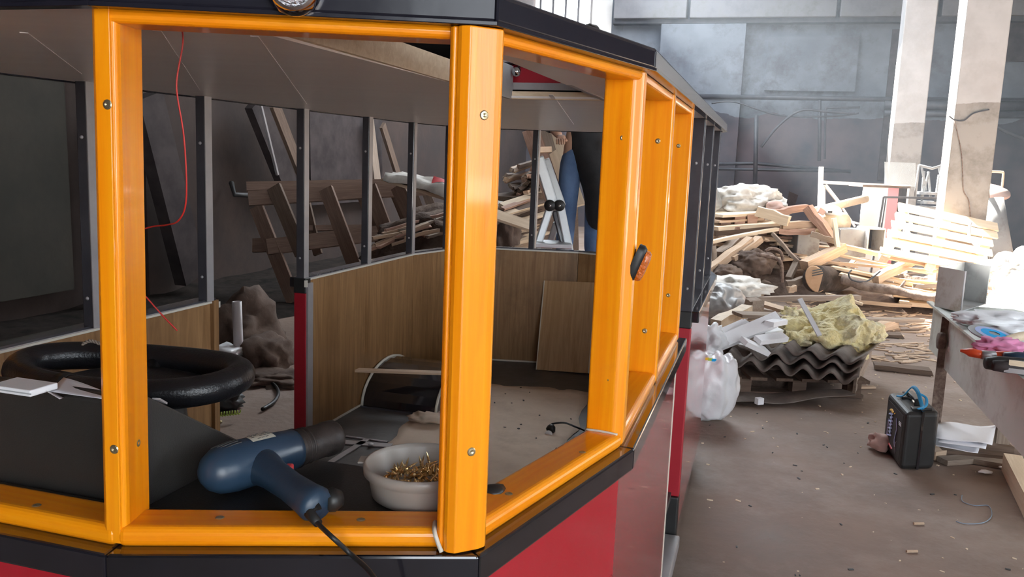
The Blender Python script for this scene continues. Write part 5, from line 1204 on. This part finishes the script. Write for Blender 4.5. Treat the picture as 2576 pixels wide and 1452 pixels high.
# named boards of the tall heap (from left to right, top to bottom)
NB = [
 ((1788, 541), (1905, 533), 11.6, 11.9, .55, .035, 'wood_pale', 'pale pallet deck lying on top of the heap below the sack'),
 ((1788, 556), (1900, 548), 11.5, 11.8, .40, .03, 'wood_tan', 'second tan deck board under the pale pallet deck'),
 ((1788, 572), (1968, 560), 11.4, 11.7, .45, .05, 'wood_pale', 'long split board across the middle of the heap'),
 ((1788, 585), (1990, 572), 11.4, 11.6, .35, .07, 'wood_dark', 'long dark beam under the split board'),
 ((1904, 531), (1985, 556), 11.3, 11.1, .14, .13, 'wood_pale', 'thick pale beam sloping right on the heap top'),
 ((1945, 537), (2030, 523), 11.5, 11.6, .12, .09, 'wood_red', 'reddish beam rising to the right on the heap top'),
 ((1966, 566), (2062, 567), 11.2, 11.2, .16, .09, 'wood_tan', 'tan beam ending above the grey cabinet'),
 ((1955, 583), (2048, 582), 11.1, 11.1, .10, .07, 'wood_red', 'reddish stepped batten under the tan beam'),
 ((2032, 522), (2102, 612), 11.2, 10.9, .14, .10, 'wood_red', 'wide board sloping down right beside the tank'),
 ((2040, 588), (2105, 610), 10.9, 10.8, .12, .07, 'wood_grey', 'grey batten meeting the sloping board'),
 ((1783, 610), (1955, 576), 10.9, 11.1, .10, .04, 'wood_pale', 'long thin pale lath rising right across the heap'),
 ((1783, 682), (1888, 603), 10.6, 10.9, .13, .09, 'wood_tan', 'lower of two orange-tan beams sloping down left'),
 ((1842, 652), (1910, 603), 10.7, 10.9, .12, .08, 'wood_tan', 'upper of two orange-tan beams sloping down left'),
 ((1808, 642), (1855, 606), 11.0, 11.2, .16, .10, 'wood_grey', 'grey block above the two orange-tan beams'),
 ((1796, 620), (1800, 690), 10.8, 10.7, .05, .04, 'wood_grey', 'thin upright stick at the left edge of the heap'),
 ((1943, 588), (2030, 682), 10.9, 10.6, .05, .04, 'wood_grey', 'thin dark stick slanting down to the log'),
 ((2097, 550), (2108, 622), 10.7, 10.6, .07, .03, 'wood_pale', 'upright pale lath before the tank'),
 ((2024, 671), (2120, 624), 10.5, 10.8, .14, .12, 'wood_tan', 'thick tan beam rising right from the log end'),
 ((1985, 700), (2005, 655), 10.6, 10.7, .08, .05, 'wood_grey', 'short stick standing left of the log end'),
 ((1978, 715), (2050, 700), 10.5, 10.5, .12, .08, 'wood_grey', 'grey block lying left of the log end'),
 ((1982, 728), (2003, 726), 10.3, 10.3, .08, .07, 'wood_tan', 'small orange-tan block on the ground by the log'),
 ((1985, 640), (2035, 670), 10.8, 10.7, .12, .05, 'wood_dark', 'dark board behind the thin slanting stick'),
 # right pile
 ((2110, 618), (2330, 665), 10.9, 10.3, .12, .05, 'wood_pale', 'highest long pale board in the bright pile'),
 ((2100, 640), (2350, 690), 10.8, 10.2, .16, .03, 'wood_pale', 'second long pale board in the bright pile'),
 ((2085, 660), (2360, 682), 10.6, 10.0, .08, .03, 'wood_tan', 'thin long lath crossing the bright pile'),
 ((2095, 672), (2340, 722), 10.5, 9.9, .18, .03, 'wood_pale', 'broad pale board in the middle of the bright pile'),
 ((2115, 690), (2400, 748), 10.3, 9.7, .20, .03, 'wood_pale', 'lowest broad pale board behind the trunk'),
 ((2230, 700), (2430, 735), 10.4, 9.9, .20, .03, 'wood_pale', 'pale board under the big leaning pallet'),
 ((2202, 704), (2292, 656), 10.0, 10.3, .10, .10, 'wood_tan', 'tan beam laid across the bright pile'),
 ((2402, 738), (2480, 682), 9.9, 10.2, .12, .10, 'wood_red', 'reddish beam rising right beside the white cloth'),
 ((2240, 640), (2300, 660), 10.7, 10.6, .10, .04, 'wood_grey', 'short grey board at the pallet foot'),
 ((2300, 720), (2400, 722), 9.8, 9.7, .08, .04, 'wood_grey', 'ragged brown bark strip on the bright pile'),
 ((2370, 760), (2460, 790), 9.4, 9.0, .08, .03, 'wood_pale', 'thin pale slat behind the metal box'),
 ((2440, 790), (2540, 775), 9.0, 9.1, .07, .03, 'wood_pale', 'thin pale slat right of the metal box'),
]
for a, b, Y0, Y1, w_, t_, mt, lb in NB:
    board('plank' if w_ > .08 else 'lath', ay(*a, Y0), ay(*b, Y1), w_, t_, mt, None, label=lb, cat='plank' if w_ > .08 else 'lath', rough=.012, bevel=0)
# pallet blocks on the heap
for i, (x, y) in enumerate(((1822, 562), (1858, 556), (1890, 552))):
    o = MB().box(ay(x, y, 11.55), (.14, .12, .12), Matrix.Rotation(.1, 3, 'Z'), .01).build('pallet_block', 'wood_red'); tag(o, ('leftmost', 'middle', 'rightmost')[i] + ' of three wooden pallet blocks on the heap', 'block')
# sacks on top
blob('woven_sack', ay(1872, 508, 12.2), (.50, .38, .24), 'sack', sub=5, amp=.32, freq=1.9, seed=81, flat=.8, detail=5, label='large pale crumpled sack crowning the scrap heap', cat='sack')
blob('woven_sack', ay(1945, 520, 12.1), (.24, .3, .14), 'sack', sub=4, amp=.4, freq=2.2, seed=84, flat=.8, label='smaller pale sack right of the large one on the heap', cat='sack')
blob('carton', ay(1952, 524, 11.8), (.15, .12, .10), 'card', sub=3, amp=.3, freq=1.2, seed=86, flat=.8, label='crushed pinkish carton on the heap beside the pale sacks', cat='carton')
bk = MB().lathe([(.001, 0), (.10, 0), (.13, .26), (.135, .26), (.105, .0)], ay(1800, 522, 11.9), (-.5, -.3, .8), 18).build('clear_bucket', 'clear', smooth=True); tag(bk, 'translucent bucket at the left end of the heap top', 'bucket')
q_ = [ay(1985, 481, 11.8), ay(2008, 491, 11.7), ay(1998, 524, 11.7), ay(1976, 524, 11.8)]
tag(MB().add(q_ + [v + Vector((.01, .03, 0)) for v in q_], [(0, 1, 2, 3), (7, 6, 5, 4), (0, 4, 5, 1), (1, 5, 6, 2), (2, 6, 7, 3), (3, 7, 4, 0)]).build('dark_plate', 'darkmetal'), 'dark square plate standing on the heap beside the carton', 'plate')
# root ball and dark hollow
blob('earth_sack', ay(1890, 668, 10.75), (.27, .25, .22), 'sackbrown', sub=5, amp=.25, freq=2, seed=91, flat=.9, label='round dirty brown sack under the sloping beams', cat='sack')
blob('earth_sack', ay(1820, 690, 10.6), (.20, .2, .12), 'earth', sub=4, amp=.3, freq=2, seed=93, flat=.9, label='low brown lump left of the round dirty sack', cat='lump')
tubeobj('steel_hoop', smooth_path([ay(1905, 640, 10.5), ay(1950, 650, 10.45), ay(1965, 665, 10.4), ay(1967, 710, 10.4)]), .025, 'rust', 'rusty bent bar right of the round dirty sack', 'bar')
tubeobj('steel_hoop', smooth_path([ay(1925, 632, 10.6), ay(1940, 625, 10.6), ay(1962, 632, 10.6), ay(1970, 655, 10.6)]), .02, 'rust', 'rusty hoop above the rusty bent bar', 'bar')
# metal cabinets in the heap
def crate(px0, px1, py0, py1, Y, dep, mat, label, name='metal_cabinet', open_=False, inner='darkmetal', rz=0):
    a = ay(px0, py1, Y); b = ay(px1, py1, Y); t = ay((px0 + px1) / 2, py0, Y); w_ = (b - a).length; h_ = t.z - a.z; c = (a + b) / 2; c.z = a.z
    base = max(0, 0)
    o = empty(name, (c.x, c.y + dep / 2, a.z), label, 'cabinet')
    m3 = Matrix.Rotation(rz, 3, 'Z'); cc = c + Vector((0, dep / 2, h_ / 2))
    if not open_:
        MB().box(cc, (w_, dep, h_), m3).build('body', mat, o, bevel=.008)
    else:
        for nm, off_, d in (('side', (-w_ / 2, 0, 0), (.02, dep, h_)), ('side', (w_ / 2, 0, 0), (.02, dep, h_)), ('top', (0, 0, h_ / 2), (w_, dep, .02)), ('base', (0, 0, -h_ / 2), (w_, dep, .02))):
            MB().box(cc + m3 @ Vector(off_), d, m3).build(nm, mat, o)
        MB().box(cc + m3 @ Vector((0, dep / 2, 0)), (w_, .02, h_), m3).build('back', inner, o)
    return o
crate(2003, 2058, 588, 650, 11.4, .4, 'greymetal', 'grey metal cabinet in the middle of the heap, left of beam')
crate(1960, 2003, 592, 640, 11.6, .4, 'darkmetal', 'dark metal cabinet left of the grey one in the heap', open_=True)
crate(2108, 2178, 577, 645, 11.6, .4, 'greymetal', 'wider grey cabinet right of the upright lath')
crate(2181, 2222, 576, 632, 11.5, .4, 'boxmetal', 'small open cabinet with dark inside, before the white cabinet', open_=True)
tk = MB().tube([ay(2060, 560, 12.0), ay(2066, 560, 12.0), ay(2120, 562, 12.2), ay(2128, 562, 12.2)], [.10, .155, .155, .10], 20).build('tank', 'beige', smooth=True); tag(tk, 'horizontal beige tank lying on the heap', 'tank')
hlm = blob('white_helmet', ay(2096, 535, 11.9), (.12, .13, .10), 'whitepaint', sub=3, amp=.03, flat=.3, label='white rounded cap with a dark mark on the beige tank', cat='cap')
MB().box(ay(2088, 533, 11.76), (.06, .01, .03)).build('mark', 'print', hlm)
MB().box(ay(2066, 532, 11.9), (.10, .06, .07), Matrix.Rotation(.5, 3, 'Y')).build('small_carton', 'card'); tag(bpy.data.objects['small_carton'], 'small red and cream carton left of the white cap', 'carton')
tubeobj('long_tube', [ay(2045, 532, 12.3), ay(2178, 500, 12.9)], .06, 'beige', 'long beige tube rising right behind the white cap', 'tube', n=14)
# log with sawn end
lg0 = ay(2052, 702, 10.2); lg1 = ay(2125, 705, 10.9)
lge = empty('log', (lg0.x, lg0.y, 0), 'thick short log with a pale sawn end facing the camera', 'log')
ldir = (lg1 - lg0).normalized(); 
MB().tube([lg0 + Vector((0, .02, 0)), lg0 + (lg1 - lg0) * .3, lg0 + (lg1 - lg0) * .7, lg1], [.165, .17, .15, .11], 22).build('bark', 'barkdark', lge, smooth=True)
MB().lathe([(.0005, .012), (.15, .010), (.16, .0)], lg0, Vector((-.45, -1, .05)), 24, .72, 1.05).build('sawn_end', 'endgrain', lge)
for i in range(3): board('saw_cut', lg0 + Vector((-.06, -.03, .10 - i * .03)), lg0 + Vector((.07, -.04, .135 - i * .03)), .012, .006, 'print', bpy.data.objects['sawn_end'], up=(0, -1, 0))
tpts = smooth_path([ay(2120, 703, 10.1), ay(2180, 718, 9.9), ay(2280, 735, 9.6), ay(2345, 748, 9.4), ay(2420, 756, 9.2)], 5)
trk = MB().tube([p + noise.noise_vector(p * 3) * .02 for p in tpts], [.062 - .001 * i + .008 * (i % 4 == 0) for i in range(len(tpts))], 12).build('tree_trunk', 'bark', smooth=True); tag(trk, 'thin bare tree trunk lying before the bright board pile', 'trunk')
MB().tube([tpts[9], tpts[9] + Vector((.05, -.02, .12))], [.03, .012], 8).build('branch_stub', 'bark', trk, smooth=True)
tubeobj('wire_loop', smooth_path([ay(2215, 682, 9.9), ay(2180, 708, 9.9), ay(2145, 705, 9.9), ay(2135, 690, 9.9), ay(2142, 680, 9.95)]), .010, 'pipe', 'dark wire loop on the bright board pile', 'wire')
# --- big leaning pallet
TL, TR, BR_, BL_ = ay(2268, 512, 10.62), ay(2512, 562, 10.45), ay(2478, 690, 9.75), ay(2214, 640, 9.95)
PL = empty('leaning_pallet', (BL_ + BR_) / 2, 'big slatted wooden pallet leaning on the nearest column in sunlight', 'pallet')
pn = (TR - TL).cross(BL_ - TL).normalized()
if pn.dot(EYE - TL) < 0: pn = -pn
def PP(u, v, d=0): return (TL * (1 - u) + TR * u) * (1 - v) + (BL_ * (1 - u) + BR_ * u) * v + pn * d
for k in range(6):
    v = .07 + k * .172; board('slat', PP(-.015 + U(-.01, .01), v), PP(1.01 + U(-.02, .01), v + U(-.01, .01)), (BL_ - TL).length * .172 * (.62 if k else .8), .022, 'wood_pale', PL, up=pn, rough=.006)
for u in (.06, .5, .94):
    board('stringer', PP(u, -.01, -.07), PP(u, 1.0, -.07), .10, .10, 'wood_pale', PL, up=pn)
for k in range(3): board('back_slat', PP(0, .1 + k * .38, -.135), PP(1, .1 + k * .38, -.135), .10, .02, 'wood_tan', PL, up=pn)
for i in range(5):
    x, y = 2262 + i * 14, 612 + i * 6
    pass
# support under the pallet (board stack)
for i in range(4):
    board('stacked_board', Vector((4.7, 10.15 + .22 * (i % 2), .10 + i * .075)), Vector((6.9, 9.35 + .25 * (i % 2), .10 + i * .075)), .34, .05, 'wood_pale', None, label=('lowest', 'second', 'third', 'top')[i] + ' broad board of the stack under the leaning pallet', cat='board', rough=.02)
# grey half pipe sheets behind the pallet, right
for i, (a, b, w_, lb) in enumerate((((2535, 700), (2500, 497), .26, 'tall grey cement gutter piece standing right of the pallet'), ((2510, 700), (2487, 500), .2, 'darker gutter piece left of the tall grey one'))):
    p, q = ay(*a, 10.9 + i * .2), ay(*b, 11.2 + i * .2); fm = frame(p, q, up=Vector((0, -1, 0))); L = (q - p).length; vs = []
    for k in range(9):
        for e in (-.5, .5): an_ = math.pi * (k / 8 - .5) * .9; vs.append(fm @ Vector((e * L, w_ * .6 * math.sin(an_), -w_ * .3 + w_ * .3 * math.cos(an_))))
    o = MB().add(vs, [(2 * k, 2 * k + 1, 2 * k + 3, 2 * k + 2) for k in range(8)]).build('gutter_piece', 'eternit' if i else 'greymetal', smooth=True, solid=.02); tag(o, lb, 'gutter')
blob('white_cloth_sack', ay(2560, 700, 9.3), (.36, .32, .30), 'sack', sub=5, amp=.4, freq=1.8, seed=101, flat=.9, detail=5, label='big sunlit white cloth sack at the right edge of the photo', cat='sack')
blob('white_cloth_sack', ay(2570, 800, 8.2), (.45, .4, .24), 'foam', sub=5, amp=.4, freq=1.8, seed=103, flat=.9, detail=5, label='bright white cloth heap on the floor below the cloth sack', cat='sack')
tubeobj('white_cable', smooth_path([ay(2441, 560, 10.2), ay(2440, 600, 10.0), ay(2478, 640, 9.8), ay(2480, 680, 9.7), ay(2495, 695, 9.7)]), .018, 'pipe_l', 'pale cable hanging over the leaning pallet', 'cable')
# --- things behind: metal frame, cabinet, black frame, stools, clear sheet
mf = empty('welded_rack', Vector((ay(2062, 500, 13.5).x, 13.5, 0)), 'tall pale welded metal frame standing behind the heap', 'rack')
def fb(a, b, Y0, Y1, w_, mt='boxmetal', par=None, nm='bar'): return MB().beam(ay(*a, Y0), ay(*b, Y1), w_, w_, up=(0, 1, 0)).build(nm, mt, par or mf)
fb((2062, 540), (2066, 420), 13.5, 13.5, .06, nm='upright'); fb((2072, 540), (2072, 465), 13.52, 13.52, .04, nm='upright')
p0_ = ay(2062, 540, 13.5); MB().beam(p0_, Vector((p0_.x - .02, p0_.y, 0)), .06, .06, up=(0, 1, 0)).build('upright', 'boxmetal', mf)
fb((2064, 458), (2285, 470), 13.5, 14.2, .05, nm='rail'); fb((2076, 466), (2112, 512), 13.5, 13.5, .05, nm='brace'); fb((2110, 550), (2170, 565), 13.6, 13.8, .03, nm='rail'); fb((2112, 512), (2150, 570), 13.5, 13.6, .03, nm='brace')
p1_ = ay(2283, 470, 14.2); MB().beam(p1_, Vector((p1_.x, p1_.y, 0)), .05, .05, up=(0, 1, 0)).build('upright', 'boxmetal', mf)
wcab = empty('white_cabinet', Vector((ay(2215, 600, 13).x, 13.2, 0)), 'white and pink cabinet with a dark brown top behind the heap', 'cabinet')
ca = ay(2172, 470, 13.0); cb = ay(2235, 471, 12.9); cc_ = ay(2262, 472, 12.9); cd = ay(2283, 472, 13.3)
def cq(a, b, z0, z1, nm, mt, t=.05):
    a2, b2 = Vector((a.x, a.y, 0)), Vector((b.x, b.y, 0)); d = (b2 - a2).normalized(); n_ = Vector((-d.y, d.x, 0)) * t
    MB().prism([a2, b2, b2 + n_, a2 + n_], z0, z1).build(nm, mt, wcab)
cq(ca, cb, 0, ca.z, 'white_panel', 'whitepaint'); cq(cb, cc_, 0, ca.z, 'pink_panel', 'pinkpaint'); cq(cc_, cd, 0, ca.z, 'side_panel', 'darkmetal')
MB().prism([Vector((ca.x - .03, ca.y - .05, 0)), Vector((cc_.x + .02, cc_.y - .05, 0)), Vector((cd.x + .05, cd.y, 0)), Vector((cd.x, cd.y + .5, 0)), Vector((ca.x - .03, ca.y + .5, 0))], ca.z, ca.z + .035).build('top_board', 'wood_dark', wcab)
bf = empty('tube_rack', ay(2280, 560, 12.4), 'thin black bent tube frame in front of the white cabinet', 'rack')
fb((2222, 496), (2366, 499), 12.4, 12.3, .03, 'pipe', bf, 'rail'); fb((2222, 496), (2205, 600), 12.4, 12.3, .03, 'pipe', bf, 'leg'); fb((2228, 498), (2213, 600), 12.5, 12.4, .02, 'pipe', bf, 'leg')
p2_ = ay(2205, 600, 12.3); MB().beam(p2_, Vector((p2_.x - .05, p2_.y, 0)), .03, .03, up=(0, 1, 0)).build('leg', 'pipe', bf)
p3_ = ay(2366, 499, 12.3); MB().beam(p3_, Vector((p3_.x, p3_.y, 0)), .03, .03, up=(0, 1, 0)).build('leg', 'pipe', bf)
cs_ = [ay(2226, 407, 14.0), ay(2303, 410, 14.0), ay(2303, 470, 14.0), ay(2226, 470, 14.0)]
tag(MB().add(cs_ + [v + Vector((0, .01, 0)) for v in cs_], [(0, 1, 2, 3), (7, 6, 5, 4), (0, 4, 5, 1), (1, 5, 6, 2), (2, 6, 7, 3), (3, 7, 4, 0)]).build('clear_sheet', 'clear'), 'transparent sheet standing on the cabinet before the middle column', 'sheet')
st = empty('stacked_stools', Vector((ay(2335, 500, 13.2).x, 13.2, 0)), 'upturned stools with thin grey metal legs, between the two columns', 'stool')
for a, b in (((2312, 415), (2302, 495)), ((2318, 418), (2330, 480)), ((2335, 432), (2341, 500)), ((2337, 432), (2316, 515)), ((2362, 440), (2352, 510)), ((2362, 418), (2378, 500)), ((2325, 430), (2318, 500))):
    MB().tube([ay(*a, 13.2), ay(*b, 13.2)], .018, 8).build('leg', 'greymetal', st, smooth=True)
MB().tube([ay(2312, 416, 13.2), ay(2345, 424, 13.2), ay(2366, 418, 13.2)], .02, 8).build('crossbar', 'greymetal', st, smooth=True)
for z_ in (482, 505): MB().lathe([(.001, 0), (.19, 0), (.19, .04), (.001, .04)], ay(2340, z_ + 8, 13.2), n=20).build('seat', 'greymetal', st)
pq = ay(2340, 520, 13.2); MB().box((pq.x, pq.y, pq.z / 2), (.5, .4, pq.z)).build('crate_base', 'greymetal', st)
chd = empty('metal_chair', Vector((ay(2505, 520, 13.5).x, 13.5, 0)), 'metal chair with a round brown seat right of the nearest column', 'chair')
MB().tube(smooth_path([ay(2487, 432, 13.5), ay(2518, 433, 13.5), ay(2524, 440, 13.5), ay(2518, 495, 13.5)]), .018, 8).build('back_tube', 'beige', chd, smooth=True)
MB().lathe([(.001, 0), (.24, 0), (.25, .02), (.24, .05), (.001, .06)], ay(2497, 486, 13.4), (0, -.45, 1), n=24).build('seat', 'card', chd, smooth=True)
for dx in (-.18, .18): pz2 = ay(2497, 490, 13.5); MB().tube([Vector((pz2.x + dx, pz2.y, pz2.z)), Vector((pz2.x + dx * 1.1, pz2.y, 0))], .018, 8).build('leg', 'beige', chd, smooth=True)
# --- floor litter
lt = MB()
for _ in range(420):
    x, y = U(.9, 4.6), U(2.8, 10); s_ = U(.003, .012) * (1 + (y - 3) * .22)
    lt.box((x, y, s_ * .15), (s_ * U(.6, 2.2), s_ * .6, s_ * .3), Matrix.Rotation(U(0, 3), 3, 'Z'))
tag(lt.build('floor_litter', 'wood_pale'), 'pale wood chips and crumbs scattered over the hall floor', 'litter', kind='stuff')
lt = MB()
for _ in range(900):
    x, y = U(2.6, 7.2), U(7.2, 10.6); s_ = U(.03, .14)
    lt.box((x, y, .006), (s_ * 1.6, s_ * .25, .010), Matrix.Rotation(U(-.5, .9), 3, 'Z') @ Matrix.Rotation(U(-.1, .1), 3, 'Y'))
tag(lt.build('wood_splinters', 'wood_tan'), 'brown splinters strewn on the floor before the heap', 'litter', kind='stuff')
lt = MB()
for _ in range(60):
    x, y = U(1.0, 3.6), U(2.6, 5.5); s_ = U(.006, .016); lt.box((x, y, .002), (s_ * 1.5, s_ * .6, .004), Matrix.Rotation(U(0, 3), 3, 'Z'))
tag(lt.build('dark_crumbs', 'print'), 'dark crumbs on the bare floor in the foreground', 'litter', kind='stuff')
wp_ = smooth_path([az(2420, 1246, .004), az(2422, 1262, .004), az(2452, 1272, .004), az(2485, 1272, .004), az(2495, 1290, .004), az(2490, 1305, .004), az(2470, 1316, .004), az(2430, 1318, .004), az(2405, 1312, .004)])
tubeobj('thin_blue_wire', wp_, .0022, 'bluewire', 'thin curled blue-grey wire on the floor at lower right', 'wire')
for i, (x, y) in enumerate(((2312, 1318), (2295, 1388))):
    p = az(x, y, .008); o = MB().tube([p - Vector((.025, 0, 0)), p + Vector((.025, .006, 0))], .006, 7).build('wood_chip', 'wood_tan'); tag(o, ('small tan stick on the floor below the tool case', 'smaller tan chip on the floor near the bottom edge')[i], 'chip')

# --- dusty haze in the far part of the hall
hz = MB().box((0, 0, 0), (1, 1, 1))
hm_ = bpy.data.materials.new('haze'); hm_.use_nodes = True; nt = hm_.node_tree; nt.nodes.remove(nt.nodes['Principled BSDF'])
vs_ = nt.nodes.new('ShaderNodeVolumeScatter'); vs_.inputs['Color'].default_value = (.72, .84, 1, 1); vs_.inputs['Density'].default_value = .003; vs_.inputs['Anisotropy'].default_value = .2
nt.links.new(vs_.outputs[0], nt.nodes['Material Output'].inputs['Volume'])
hzo = MB().prism([W(HL + .05, 9.5), W(9.0, 9.5), W(9.0, SF - .02), W(HL + .05, SF - .02)], .02, 6.5).build('dust_haze', hm_); tag(hzo, 'thin bluish dust haze hanging in the far part of the hall', 'haze', kind='stuff')
